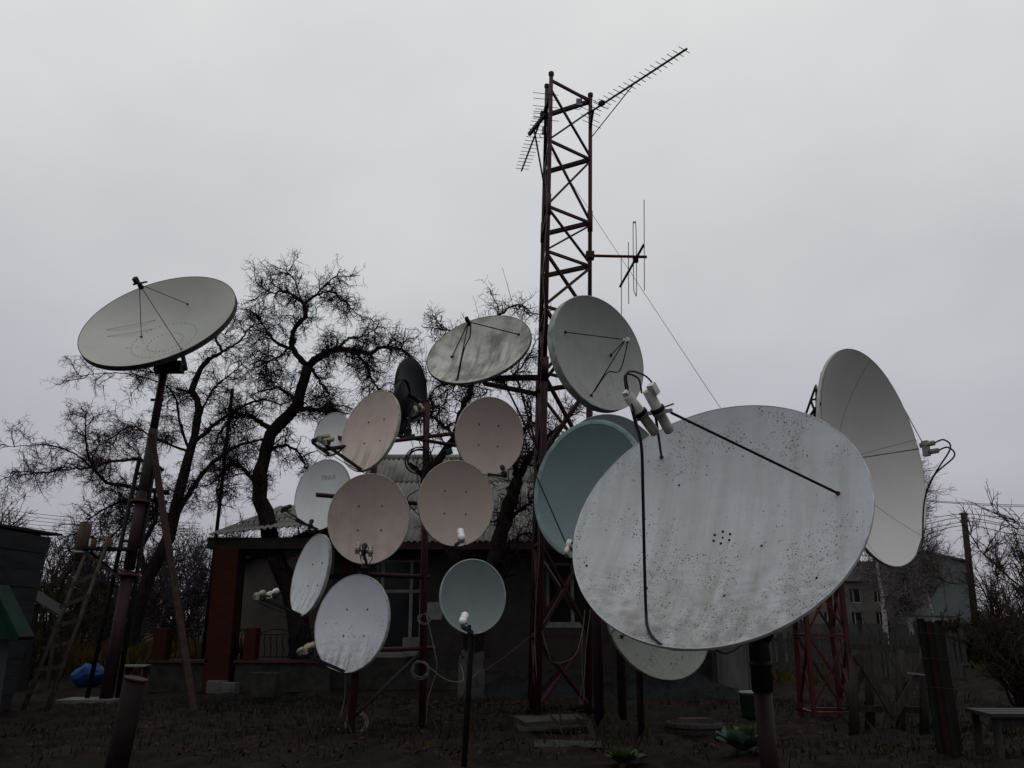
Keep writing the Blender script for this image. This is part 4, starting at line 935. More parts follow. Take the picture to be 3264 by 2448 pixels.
MB().tube([b4b - (0, 0, .05), b4b + (0, 0, 3.6)], .07, 12).build('mast', RUSTD, d4b, True); MB().beam(P(1950, 1545, 14.2), b4b + (0, 0, 3.55), .1, .12).build('mount_bracket', RUSTD, d4b)
# --- low speckled dish
m17 = dish_mat('speckled_low_dish', (.125, .135, .122), .78, dirt=(.09, .095, .085), streak=.3, speck=4.0, seed=4.4, soft=.55, grime=.5, scale=15)
b17 = np.array([XD(2045, 12.95), 12.95, 0]); rt, up, n = dframe(.356, .35)
D17 = ((2.069, 12.6, 1.496), .356, .35, 1.558, 1.0); C = np.array(D17[0])
d17, rf17, *_ = prime_dish('moss speckled grey dish hanging low beneath the big white dish', D17, m17, mat('mossy_rim', (.14, .14, .125), (.07, .07, .062), 8, .8), .15, C + n * .5, ((-.75, -.2), (.75, -.2), (0, .8)), b17, .04, .012, CABLE, .010)
lnb(d17, C + n * .5, C, 1.2); MB().tube([b17 - (0, 0, .05), b17 + (0, 0, 1.05), C - n * .27], .05, 10).build('mast', RUSTD, d17, True)
cable('cable', [C + n * .45, C - rt * .4 + n * .25, C - rt * .74 - up * .1 + n * .02, C - rt * .8 - up * .35 - n * .05], .008, CABLE, d17)
# --- the big white dish in front
m5 = dish_mat('big_white_dish', (.325, .345, .37), 1.4, dirt=(.20, .195, .18), streak=1.0, low0=(.9, -.8, .30), speck=3.6, seed=10.6, scale=58, wavy=3.0, top=.6, vary=.10, rough=.5, bump=2.2, soft=.10, grime=.85)
D5 = ((1.848, 8.0, 2.494), -.562, .582, 2.801, 1.0); rt, up, n = dframe(-.562, .582); C = np.array(D5[0]); w5 = 2.801
b5 = np.array([XD(2462, 8.55, 0), 8.55, 0]); fd = P(2078, 1322, (C + n * 1.22)[1])
def on5(px, py):     # where the image ray meets the dish paraboloid
    r_ = ray(px, py); o_ = np.array([0, 0, HC]) - C; best = None
    for t in np.linspace(5, 13, 4000):
        q = o_ + r_ * t; x, y, z = q @ rt, q @ up, q @ n
        if z < -.115 * w5 * (1 - (x * x + y * y) / (w5 / 2) ** 2): return C + q
    return C
d5, rf5, *_ = dish_base('prime_focus_dish', 'biggest white dish with twin cylinder feeds and dark lichen spots', C, -.562, .582, w5, 1.0, m5, mat('white_rim', (.46, .47, .49), (.26, .26, .26), 7, .55), .115, .03, .008, b5, rings=40, seg=180)
RUSTY = mat('rust_bleed', (.10, .038, .014), (.055, .022, .010), 20, .9)
for (px, py), e in (((2672, 1574), (.16, .0, .02)), ((2109, 1458), (.03, 0, 0)), ((2062, 1953), (-.05, 0, -.04))):
    q = on5(px, py); a = fd + np.array(e)
    if py < 1900:
        MB().tube([q + n * .005, a], .0125, 8).build('strut', IRON, d5, True)
        MB().lathe(q, n, [(.022, -.004), (.022, .005), (.015, .02)], 10).build('strut_foot', RUSTY, d5)
for i, (dx, top) in enumerate(((-.085, LNBW), (.065, LNBW))):
    c = fd + rt * dx + up * (.015 * (i == 1)); ax = nrm(C - n * .32 - c)
    ax = nrm(ax * .75 + nrm(P(2110 + 40 * i, 1400, c[1]) - c) * .5)
    f = MB().lathe(c, ax, [(.03, -.225), (.053, -.22), (.053, -.02), (.058, -.015), (.058, .012), (.050, .02), (.052, .13), (.050, .185), (.040, .2), (.01, .203)], 22, .86, .86).build('feed_cylinder', mat('grey_feed_casing', (.34, .335, .32), (.22, .215, .20), 12, .5), d5, True)
    MB().lathe(c - ax * .035, ax, [(.056, -.018), (.062, -.014), (.062, .014), (.056, .018)], 22).build('collar', IRON, f)
    MB().lathe(c + ax * .0, ax, [(.058, -.006), (.063, -.005), (.063, .005), (.058, .006)], 22).build('collar', GALV, f)
    s = nrm(np.cross(ax, (0, 0, 1))); MB().frame_box(c - ax * .19 + s * .045 * (1 if i else -.2) + (0, 0, .03), s, ax, np.cross(s, ax), .032, .05, .03).build('feed_box', LNBW, f)
MB().beam(fd - rt * .10 + n * .02, fd + rt * .19 + n * .02, .018, .03).build('feed_bracket', GALV, d5)
MB().tube([fd + rt * .1 + (0, 0, .05), fd + rt * .2 + (0, 0, .07)], .008, 6).build('feed_bracket', GALV, d5)
cyl = [fd + rt * (-.085) + (0, 0, .2), fd + rt * .065 + (0, 0, .2)]
for i, c in enumerate(cyl):
    D = c[1]
    pts = [c, c + (-.03 - .08 * i, -.02, .13), c + (-.15 - .12 * i, -.04, .13), P(2022 + 6 * i, 1342, D), P(2042 + 4 * i, 1420, D), *[P(px_ + 4 * i, py_, D + (on5(2058, 1950)[1] - .06 - D) * (py_ - 1420) / 530) for px_, py_ in ((2047, 1560), (2050, 1700), (2053, 1830), (2057, 1950))], *[P(px_ + 4 * i, py_, on5(px_, py_)[1] - .045) for px_, py_ in ((2060, 1990), (2072, 2022), (2092, 2044))], P(2130, 2067, 7.50), P(2190, 2071, 7.57), P(2260, 2058, 7.8)]
    cable('cable', pts, .0085, CABLE, d5, 8)
cable('cable', [P(2265, 2058, 7.8), P(2300, 2080, 7.85), P(2330, 2078, 7.95), P(2375, 2050, 8.1), P(2410, 2040, 8.3)], .009, CABLE, d5, 6)
MB().tube([b5 - (0, 0, .1), b5 + (-.02, 0, .9)], .085, 14).build('mast', RUSTD, d5, True)
MB().tube([b5 + (-.02, 0, .9), b5 + (-.03, .0, 1.75)], .098, 14).build('mast_head', IRON, d5, True)
MB().tube([b5 + (-.02, 0, 1.12), b5 + (-.02, 0, 1.17)], .108, 14).build('clamp_ring', IRON, d5, True)
a5 = C - n * .42
MB().frame_box(a5, rt, up, n, .30, .30, .04).build('back_plate', IRON, d5)
for s in (-.25, .25): MB().beam(a5 + rt * s, b5 + (-.03 + s * .3, 0, 1.7), .07, .1).build('mount_bracket', IRON, d5)
MB().beam(a5 + rt * .8 - up * .35 + n * .1, b5 + (.02, .02, 1.3), .05, .05).build('mount_bracket', IRON, d5)
for k in range(6):       # hub bolts round the centre
    a = PI / 6 + k * PI / 3
    bolts(rf5, w5, .115, [(.062 * math.cos(a) - .005, .05 * math.sin(a) - .02)], .012)
bolts(rf5, w5, .115, [(0, -.02)], .010); bolts(rf5, w5, .115, [(-.36, .42), (.30, .55), (-.42, -.48), (.10, -.53), (.68, -.48), (-.85, -.36), (.72, .22), (.28, -.12)], .011)
# --- tall right dish on a red lattice stand
m6 = dish_mat('panelled_grey_dish', (.45, .445, .44), 1.96, streak=.05, seed=14.2, vary=.08)
D6 = ((6.506, 15.2, 4.391), .75, .055, 3.921, 1.0); rt, up, n = dframe(.75, .055); C = np.array(D6[0]); w6 = 3.921
b6 = G(2640, 2292)
fd = P(2942, 1428, (C + n * .86)[1])
d6, rf6, *_, o6 = prime_dish('huge pale dish in panels turned far aside on a red lattice stand', D6, m6, mat('pale_rim', (.34, .335, .33), (.24, .235, .23), 7, .6), .19, fd, ((-.55, -.10),), b6, .05, .01, GALV, .014)
for i, dz in enumerate((.05, -.08)):
    c = fd + n * .06 + (0.05 * i, 0, dz)
    MB().tube([c - n * .10, c + n * .14], .045, 14).build('feed_cylinder', LNBC, d6, True)
    cable('cable', [c + n * .14, c + n * .3 + (0, 0, .02), c + n * .38 + (0, 0, -.15), fd + n * .12 + (0, 0, -.5), P(2946, 1600, fd[1]), P(2940, 1730, fd[1] - .1), P(2925, 1760, fd[1] - .3), C + rt * 1.5 - up * 1.2 + n * .04], .014, CABLE, d6)
MB().tube([C + rt * 1.0 + up * 1.62 + n * .03, fd + up * .12], .010, 6).build('strut', GALV, d6)
MB().frame_box(fd + n * .03 + (.02, 0, -.015), n, np.cross(n, (0, 0, 1)), (0, 0, 1), .05, .05, .13).build('feed_bracket', GALV, d6)
PS = mat('panel_seam', (.20, .20, .195), (.15, .15, .145), 8, .7)
for k in range(6):       # panel seams standing slightly proud
    a = k * PI / 3 + .28; ps = []
    for t in np.linspace(.12, .995, 14): ps.append(C + (rt * math.cos(a) + up * math.sin(a)) * t * w6 / 2 - n * (.19 * w6 * (1 - t * t) - .001))
    MB().tube(ps, .004, 5).build('panel_seam', PS, d6)
cc = b6 + np.array([0, 0, 0]); hw = .33
def lat(q, z): return np.array([b6[0] + (-hw, hw, hw, -hw)[q] * (1 - .04 * z), b6[1] + (-hw, -hw, hw, hw)[q] * (1 - .04 * z), z])
for q in range(4): MB().beam(lat(q, -.05), lat(q, 4.2), .07).build('stand_leg', REDP, d6)
for z in (.12, 1.3, 2.45, 3.5, 4.15):
    for q in range(4): MB().beam(lat(q, z), lat((q + 1) % 4, z), .045).build('stand_rail', REDP, d6)
for z0, z1 in ((.2, 1.3), (1.35, 2.4), (2.5, 3.5)):
    for q in range(4):
        a_, b_ = (q, (q + 1) % 4)
        MB().beam(lat(a_, z0), lat(b_, z1), .04, .03).build('stand_diagonal', REDP, d6)
        if q != 2: MB().beam(lat(b_, z0) + (.02, .03, 0), lat(a_, z1) + (.02, .03, 0), .04, .03).build('stand_diagonal', REDP, d6)
hub = C - n * .95
for q in range(4): MB().beam(lat(q, 4.15), hub + (0, 0, (-.3, -.3, .3, .3)[q]), .07).build('mount_bracket', RUSTD, d6)
for k in range(8):       # back ribs of the big dish
    a = k * PI / 4; ps = [C + (rt * math.cos(a) + up * math.sin(a)) * t * w6 / 2 - n * (.19 * w6 * (1 - t * t) + .06) for t in np.linspace(.1, .95, 14)]
    MB().tube(ps, .025, 6).build('back_rib', RUSTD, d6)
    MB().beam(hub - n * .1, ps[9] - n * .02, .03).build('back_strut', RUSTD, d6)
for z in (0, .3): MB().beam(C - rt * 1.5 + up * .75 - n * .16, C - rt * 1.2 + up * .2 - n * (.75 + z), .035).build('back_strut', RUSTD, d6)
MB().beam(C - rt * 1.55 + up * .1 - n * .16, C - rt * 1.2 + up * .2 - n * .9, .035).build('back_strut', RUSTD, d6)
tr = [P(2601, 1228, 16.0), P(2568, 1322, 16.2), P(2604, 1330, 16.0), P(2584, 1275, 16.1), P(2603, 1272, 16.0)]
for a_, b_ in ((0, 1), (0, 2), (3, 4), (1, 2), (3, 2)): MB().beam(tr[a_], tr[b_], .032).build('back_strut', RUSTD, d6)
MB().beam(tr[1], hub, .04).build('back_strut', RUSTD, d6); MB().beam(tr[2], hub, .04).build('back_strut', RUSTD, d6); MB().beam(tr[0], C - rt * 1.62 + up * .95 - n * .12, .03).build('back_strut', RUSTD, d6)
MB().beam(lat(1, .08) + (0, -.05, 0), P(2720, 2288, 14.6) * np.array([1, 1, 0]) + (0, 0, .05), .05).build('stand_foot', REDP, d6)
# --- left dish on its tall pipe mast
m1 = dish_mat('olive_grey_dish', (.265, .272, .240), 1.75, dirt=(.16, .165, .15), streak=.15, seed=16.1, vary=.12, rough=.38, spec=.5, soft=.15, tint=(.30, .30, .29))
D1 = ((-7.996, 18.4, 8.108), -.159, .625, 3.504, 1.0); rt, up, n = dframe(-.159, .625); C = np.array(D1[0]); w1 = 3.504
b1_ = G(336, 2236); top1 = P(523, 1182, 18.75)
fd = C + n * .262 * w1 - rt * .06
d1, rf1, *_, o1 = prime_dish('olive grey dish tipped to the sky on the tallest pipe mast', D1, m1, mat('olive_rim_painted_shade', (.060, .052, .052), (.035, .03, .031), 7, .6), .165, fd, ((-.36, .02), (.08, .62), (.42, -.42)), b1_, .12, .012, IRON, .008)  # shade of the underside is put into the dark rim and back colour
lnb(d1, fd + n * .04, C, 1.8, BLACK); MB().beam(fd - rt * .15, fd + rt * .15 + up * .08, .03).build('feed_bracket', IRON, d1)
for R0, cnt in ((.42, 44), (.23, 26)): bolts(rf1, w1, .165, [(R0 * math.cos(2 * PI * k / cnt) + .02, R0 * math.sin(2 * PI * k / cnt) - .1) for k in range(cnt)], .010)
for (x0, y0, x1, y1) in ((-.78, .0, -.30, .36), (-.72, -.12, -.28, .20), (-.42, -.28, -.3, -.2), (.38, -.64, .5, -.5)):
    a, b = [C + (rt * x + up * y) * w1 / 2 - n * (.165 * w1 * (1 - x * x - y * y) - .004) for x, y in ((x0, y0), (x1, y1))]
    MB().tube([a, (a + b) / 2 - n * .012, b], .004, 5).build('scratch', mat('pale_scratch', (.19, .19, .18), (.22, .22, .21), 8), d1)
ax1 = nrm(top1 - b1_)
def m1p(t, dx=0, dy=0): return b1_ + (top1 - b1_) * t + np.array([dx, dy, 0])
MB().tube([m1p(-.01), m1p(.36)], .125, 14).build('mast', RUSTD, d1, True)
MB().tube([m1p(.365), m1p(.60)], .115, 14).build('mast', RUSTD, d1, True)
MB().tube([m1p(.60), m1p(.80)], .10, 14).build('mast', mat('grey_pipe', (.055, .054, .052), (.03, .028, .028), 6, .7), d1, True)
MB().tube([m1p(.80), m1p(.99)], .085, 14).build('mast', RUSTD, d1, True)
for t in (.345, .565): MB().tube([m1p(t), m1p(t) + ax1 * .05], .20, 16).build('flange', mat('pale_red_flange', (.10, .035, .03), (.06, .025, .022), 6), d1, True)
MB().tube([m1p(-.01, -.40, .05), m1p(.70, -.22, .05)], .045, 10).build('stay_pipe', IRON, d1, True)
MB().tube([m1p(-.01, .18, .1), m1p(.72, .10, .1)], .045, 10).build('stay_pipe', IRON, d1, True)
for t in (.2, .45, .66): MB().beam(m1p(t, -.36 + .2 * t, .05), m1p(t, .16, .1), .05).build('stay_bar', IRON, d1)
a1 = C - n * (.165 * w1 + .11)
MB().frame_box(a1, rt, up, n, .42, .36, .06).build('back_plate', IRON, d1)
for s in (-.3, .3): MB().beam(a1 + rt * s - up * .1, top1 + (s * .4, 0, 0), .09, .12).build('mount_bracket', IRON, d1)
MB().beam(a1 + up * .3 + rt * .1, top1 + (.45, .1, .05), .07).build('actuator', IRON, d1)
MB().frame_box(top1 + (.12, -.02, .08), (1, 0, 0), (0, 1, 0), (0, 0, 1), .30, .14, .12).build('mount_head', IRON, d1)
MB().beam(m1p(.90, -.18, 0), m1p(.90, .1, 0), .05).build('stub', IRON, d1)

# ------------------------------------------------------------------ left yard things
o = MB().frame_box((G(305, 2234)[0], b1_[1], .012), (1, 0, 0), (0, 1, 0), (0, 0, 1), .55, .35, .045).build('concrete_pad', mat('pale_concrete', (.13, .125, .12), (.07, .07, .066), 5, .9), None, origin=(G(305, 2234)[0], b1_[1], 0)); tag(o, 'pale concrete pad under the tallest pipe mast', 'concrete pad')
pk0 = G(620, 2268); pk1 = P(482, 1385, m1p(.72)[1] - .14)
o = MB().beam(pk0 - (0, 0, .05), pk1, .13, .055).build('prop_plank', mat('raw_plank', (.032, .021, .018), (.014, .0105, .009), 5, .85, .4, 20, stretch=(3, 3, .3)), None, origin=pk0); tag(o, 'long rough plank leaning against the tallest pipe mast as a prop', 'plank')
po0, po1 = G(640, 2150), P(741, 1240, 20.1)
o = MB().tube([po0 - (0, 0, .05), (po0 + po1) / 2, po1], [.055, .05, .042], 9).build('wooden_pole', WOODG, None, True, origin=po0); tag(o, 'straight dark wooden pole leaning up through the apple branches', 'pole')
# ladder
la, lb = G(72, 2262), G(148, 2262); ta, tb = P(270, 1772, 17.6), P(345, 1720, 17.75)
ld = thing('wooden_ladder', (la + lb) / 2, 'home made pole ladder leaning on the mast platform', 'ladder')
ST_ = mat('peeled_pole', (.046, .038, .032), (.022, .018, .016), 6, .85, .4, 20, stretch=(3, 3, .3))
for a, b in ((la, ta), (lb, tb)): MB().tube([a - (0, 0, .04), (a + b) / 2 + (.02, -.02, 0), b], [.044, .04, .034], 9).build('rail', ST_, ld, True)
for t in (.10, .235, .37, .50, .64, .78): MB().beam(la + (ta - la) * t - (.06, .05, 0), lb + (tb - lb) * t + (.06, -.05, 0), .03, .075).build('rung', WOOD, ld)
# platform bracketed to the mast, with its post and bottles
pc = P(345, 1752, 18.0); pr = thing('mast_platform', m1p(.47), 'small plank platform on a diagonal bracket halfway up the pipe mast', 'platform')
pl0, pl1 = P(275, 1748, 17.95), P(425, 1752, 18.1)
MB().frame_box((pl0 + pl1) / 2, nrm(pl1 - pl0), np.array([0, 1, 0]), (0, 0, 1), np.linalg.norm(pl1 - pl0) / 2, .22, .03).build('deck_board', IRON, pr)
MB().beam(pl0 + (.02, -.1, -.1), P(386, 1845, 18.1), .13, .05).build('diagonal_bracket', mat('grey_plank', (.040, .040, .044), (.022, .022, .024), 5, .8), pr)
MB().beam(pl0 + (-.0, .16, -.05), P(395, 1850, 18.5), .05).build('diagonal_bracket', IRON, pr)
lg = thing('log_post', P(262, 1762, 17.9), 'short upright log tied to the platform end', 'log')
MB().tube([P(256, 1790, 17.85), P(262, 1730, 17.85), P(275, 1668, 17.85)], [.11, .13, .12], 12).build('wood', WOOD, lg, True); MB().tube([P(257, 1764, 17.85), P(258, 1757, 17.85)], .135, 12).build('wire_wrap', GALV, lg, True)
for px, py, mm, lab in ((286, 1738, LNBW, 'small white jar standing on the mast platform'), (300, 1738, mat('brown_can', (.09, .045, .028), (.05, .026, .018), 6), 'brown tin can beside the white jar on the platform'), (347, 1742, mat('reddish_can', (.10, .05, .035), (.06, .03, .022), 6), 'reddish tin can alone on the platform')):
    q = pl0 + (pl1 - pl0) * ((px - 275) / 150.0) + np.array([0, -.05, .030])
    j = thing('jar' if 'jar' in lab else 'tin_can', q, lab, 'jar' if 'jar' in lab else 'can'); h = .17 if 'jar' in lab else .2
    MB().lathe(q, (0, 0, 1), [(.055, .001), (.058, .01), (.058, h - .03), (.05, h - .02), (.05, h)], 14).build('body', mm, j, True); MB().lathe(q + (0, 0, h), (0, 0, 1), [(.054, .001), (.054, .018), (.02, .02)], 14).build('lid', IRON, j, True)
# stub post, blue bag, boards and blocks
sp = np.array([XD(352, 8.9, 0), 8.9, 0]); st = P(432, 2166, 8.9)
o = thing('stub_post', sp, 'thick dark steel pipe stub standing alone in the soil', 'post'); MB().tube([sp - (0, 0, .1), st], .105, 18).build('pipe', mat('dark_rusty_pipe', (.010, .007, .007), (.005, .004, .004), 8, .7, .3, 60), o, True); MB().tube([st, st + (.004, 0, .018)], .115, 18).build('rim', mat('rusty_lip', (.05, .03, .025), (.02, .014, .013), 9), o, True)
def bag():
    c = G(280, 2190); g = np.random.default_rng(2); V = []; nu, nv = 26, 14
    for j in range(nv):
        b = j / (nv - 1)
        for i in range(nu):
            a = 2 * PI * i / nu; rr = math.sin(PI * (.08 + .84 * b)) ** .6 * (1 + .10 * math.sin(5 * a + 3 * b) + .05 * g.normal())
            V.append((c[0] + .40 * rr * math.cos(a), c[1] + .3 * rr * math.sin(a), 0.50 * b * (1 + .10 * math.sin(3 * a))))
    Q = [(j * nu + i, j * nu + (i + 1) % nu, (j + 1) * nu + (i + 1) % nu, (j + 1) * nu + i) for j in range(nv - 1) for i in range(nu)] + [tuple(range((nv - 1) * nu, nv * nu))]
    m = MB(); m.add(V, Q); o = m.build('blue_bag', mat('blue_plastic', (.012, .045, .16), (.008, .025, .09), 5, .4, .7, 14), None, True, origin=c); tag(o, 'bright blue crumpled plastic bag on the ground by the mast foot', 'bag')
bag()
bx = G(428, 2178); o = thing('bench', bx, 'low bench with a pale board top beside the blue bag', 'bench')
MB().frame_box(bx + (0, 0, .42), (1, .1, 0), (-.1, 1, 0), (0, 0, 1), .30, .2, .02).build('top', mat('pale_board', (1, 1, 1)), o)
for s in (-.22, .22): MB().box(bx[0] + s - .03, bx[0] + s + .03, bx[1] - .15, bx[1] + .15, 0, .398).build('leg', WOOD, o)
def block(px, py, w, d, h, rot, label, z=0.0, m=None, nm='concrete_block', cat='block'):
    c = G(px, py); g = np.random.default_rng(int(px)); mb = MB(); ca, sa = math.cos(rot), math.sin(rot)
    mb.frame_box(c + (0, 0, z + h / 2), (ca, sa, 0), (-sa, ca, 0), (0, 0, 1), w / 2, d / 2, h / 2)
    mb.v = [tuple(np.array(p) + g.normal(0, .012, 3) * np.array([1, 1, .4])) for p in mb.v]
    o = mb.build(nm, m or CONC, None, origin=c); md = o.modifiers.new('edge', 'BEVEL'); md.width = .012; md.segments = 2; tag(o, label, cat); return o
CBL = mat('pale_block', (.085, .085, .082), (.045, .045, .044), 4, .9, .3, 30)
block(690, 2210, .40, .22, .26, .1, 'pale hollow concrete block lying before the brick pillar', m=CBL)
block(735, 2212, .30, .25, .24, -.15, 'grey concrete block beside the pale hollow block', m=CBL)
block(745, 2160, .30, .3, .55, .05, 'upright grey concrete block against the porch wall', m=CBL)
block(712, 2235, .36, .22, .17, .3, 'low grey concrete block in front of the other blocks', m=CONC)
block(840, 2225, .7, .12, .5, -.5, 'tilted dark concrete slab leaning near the low porch wall', m=CONC)
# grey shed, green roofed hutch
def shed():
    D = 13.4; d2 = D + 2.6; xr = XD(30, d2, 0); lean = .30; xl = xr - 2.6
    r = thing('shed', (xr - 1.3, D + 1, 0), 'grey flat roofed board shed standing beside the apple tree', 'shed')
    m = mat('grey_shed_board', (.028, .030, .032), (.016, .017, .018), 2, .85, .3, 20, stretch=(.4, .4, 3))
    n = 10; hh = 3.0 / n
    for i in range(n):       # horizontal boards on the long side and the end, each a piece
        z0, z1 = i * hh + .004, (i + 1) * hh - .004; a, b = xr + lean * z0 / 3 + .012 * (i % 2), xr + lean * z1 / 3 + .012 * (i % 2)
        MB().add([(a, D, z0), (a, d2, z0), (b, d2, z1), (b, D, z1), (a - .03, D, z0), (a - .03, d2, z0), (b - .03, d2, z1), (b - .03, D, z1)], [(0, 1, 2, 3), (7, 6, 5, 4), (0, 4, 5, 1), (1, 5, 6, 2), (2, 6, 7, 3), (3, 7, 4, 0)]).build('board', m, r)
        MB().box(xl, a - .04, D, D + .03, z0, z1).build('board', m, r); MB().box(xl, a - .04, d2 - .03, d2, z0, z1).build('board', m, r)
    xe = XD(200, d2 + .35, 3.1)
    MB().add([(xl - .3, D - .35, 3.06), (xe, D - .35, 3.02), (xe, d2 + .35, 3.06), (xl - .3, d2 + .35, 3.10), (xl - .3, D - .35, 3.14), (xe, D - .35, 3.06), (xe, d2 + .35, 3.10), (xl - .3, d2 + .35, 3.18)], [(3, 2, 1, 0), (4, 5, 6, 7), (0, 1, 5, 4), (1, 2, 6, 5), (2, 3, 7, 6), (3, 0, 4, 7)]).build('roof', mat('tar_roof', (1, 1, 1)), r)
shed()
def lean_to():
    D = 20.5; xa, xb = XD(60, D, 1.9), XD(185, D, 1.5); r = thing('lean_to', ((xa + xb) / 2, D, 0), 'low lean to with sloping tin roof behind the grey shed', 'lean-to')
    MB().add([(xa, D, 2.15), (xb, D, 1.62), (xb, D + .5, 1.72), (xa, D + .5, 2.25), (xa, D, 2.19), (xb, D, 1.66), (xb, D + .5, 1.76), (xa, D + .5, 2.29)], [(3, 2, 1, 0), (4, 5, 6, 7), (0, 1, 5, 4), (1, 2, 6, 5), (2, 3, 7, 6), (3, 0, 4, 7)]).build('roof', mat('dull_tin', (.022, .022, .023), (.012, .012, .012), 4, .5), r)
    MB().box(xa - .4, xa + .35, D + .2, D + .26, 0, 1.9).build('wall', mat('charred_plank', (.013, .012, .012), (.007, .007, .007), 7, .8, .5, 20, stretch=(3, 3, .3)), r); MB().box(xb - .2, xb - .12, D + .2, D + .28, 0, 1.62).build('post', WOODG, r)
lean_to()
def hutch():
    D = 11.3; x = XD(-28, D, 1.6); r = thing('hutch', (x, D, 0), 'pale hutch with a steep green painted roof before the shed', 'hutch')
    MB().box(x - .24, x + .14, D, D + .25, 0, 1.31).build('body', mat('pale_hutch', (.05, .052, .058), (.032, .033, .037), 3, .8), r)
    gm = mat('green_paint', (.004, .020, .013), (.003, .011, .008), 3, .6)
    for s in (-1, 1):
        a, b = np.array([x, 0, 1.93]), np.array([x + s * .40, 0, 1.30])
        MB().add([(a[0], D - .06, a[2]), (b[0], D - .06, b[2]), (b[0], D + .3, b[2]), (a[0], D + .3, a[2]), (a[0], D - .06, a[2] + .05), (b[0] + s * .03, D - .06, b[2] + .04), (b[0] + s * .03, D + .3, b[2] + .04), (a[0], D + .3, a[2] + .05)], [(0, 1, 2, 3), (7, 6, 5, 4), (0, 4, 5, 1), (1, 5, 6, 2), (2, 6, 7, 3), (3, 7, 4, 0)]).build('roof_panel', gm, r)
    MB().add([(x - .37, D - .002, 1.32), (x + .37, D - .002, 1.32), (x, D - .002, 1.90), (x - .37, D + .03, 1.32), (x + .37, D + .03, 1.32), (x, D + .03, 1.90)], [(0, 1, 2), (5, 4, 3), (0, 3, 4, 1), (1, 4, 5, 2), (2, 5, 3, 0)]).build('gable', gm, r)
hutch()

# ------------------------------------------------------------------ right yard things
def trestle():
    q0 = G(2720, 2335); D = q0[1]; r = thing('timber_trestle', (XD(2835, D), D, 0), 'old grey timber trestle of posts and crossed braces beside the lattice stand', 'trestle')
    zt = P(2800, 2062, D)[2]; X = lambda px, z=0: XD(px, D, z)
    MB().beam((X(2702, zt), D, zt), (X(2995, zt), D + .25, zt - .05), .09, .10).build('top_beam', WOODG, r)
    for px, dy in ((2722, 0), (2795, .25), (2880, .1), (2952, .05)): MB().tube([(X(px), D + dy, -.05), (X(px - 4, zt), D + dy, zt - .04)], [.075, .06], 8).build('post', WOODG, r, True)
    for a, b, dy in (((2722, zt - .1), (2845, .22), -.08), ((2948, zt - .15), (2830, .12), -.06), ((2795, zt - .2), (2720, .3), .32), ((2880, .5), (2955, zt - .35), .18)):
        MB().beam((X(a[0], a[1]), D + dy, a[1]), (X(b[0], b[1]), D + dy, b[1]), .045, .10).build('brace', WOODG, r)
    MB().beam((X(2700, .35), D + .1, .32), (X(2960, .35), D + .2, .28), .05, .09).build('rail', WOODG, r)
    MB().beam((X(2880, zt - .3), D - .12, zt - .35), (X(3000, zt - .3), D - .1, zt - .42), .02).build('wire', GALV, r)
trestle()
def strapped_post():
    b = G(3035, 2405); D = b[1]; r = thing('strapped_post', b, 'tall bundle of dark planks strapped with wire like a post', 'post'); zt = P(3030, 1972, D)[2]
    g = np.random.default_rng(6)
    for i, (dx, dy) in enumerate(((-.115, 0), (-.045, -.04), (.03, -.05), (.10, -.01), (0, .07))):
        h = zt - (.0, .03, .05, .02, .1)[i]; MB().beam(b + (dx - .012, dy, -.08), b + (dx - .06, dy + .02, h), .075, .05, (0, 1, 0)).build('plank', mat('charred_plank', (.013, .012, .012), (.007, .007, .007), 7, .8, .5, 20, stretch=(3, 3, .3)) if i != 1 else mat('rusty_plank', (.016, .008, .007), (.009, .006, .006), 5), r)
    for z in (.75, 1.08, 1.38):
        c = b + (-.01 - .03 * z, .0, z); ps = [c + (.19 * math.cos(a), .115 * math.sin(a), .01 * math.sin(2 * a)) for a in np.linspace(0, 2 * PI, 17)]; MB().tube(ps, .006, 5).build('wire_strap', mat('dull_wire', (.018, .018, .018), (.01, .01, .01), 9), r)
    a, c = P(2862, 1958, D + .05), P(3050, 1976, D - .02)
    a[2] = c[2] = 0
    o = MB().beam((XD(2858, D, zt), D + .02, zt + .035), (XD(3048, D, zt), D - .03, zt + .02), .10, .022).build('lath', WOOD, None, origin=(XD(2950, D, zt), D, zt + .02)); tag(o, 'thin weathered lath laid across the top of the strapped planks', 'lath')
strapped_post()
def table():
    D = 10.6; z = P(3200, 2275, D)[2]; x0 = XD(3158, D, z); r = thing('yard_table', (x0 + .6, D + .3, 0), 'rough low table with a grey board top by the bushes', 'table')
    for i in range(3): MB().box(x0, x0 + 1.25, D + i * .2, D + .19 + i * .2, z - .04, z + .004 * i).build('board', mat('wet_grey_board', (.034, .032, .031), (.017, .016, .016), 4, .5, .3, 20, stretch=(.4, 3, 3)), r)
    for dx in (.06, 1.15):
        for dy in (.06, .52): MB().box(x0 + dx, x0 + dx + .07, D + dy, D + dy + .06, -.05, z - .043).build('leg', WOODG, r)
    MB().box(x0 + .135, x0 + 1.145, D + .07, D + .095, z - .16, z - .045).build('apron', WOODG, r)
table()
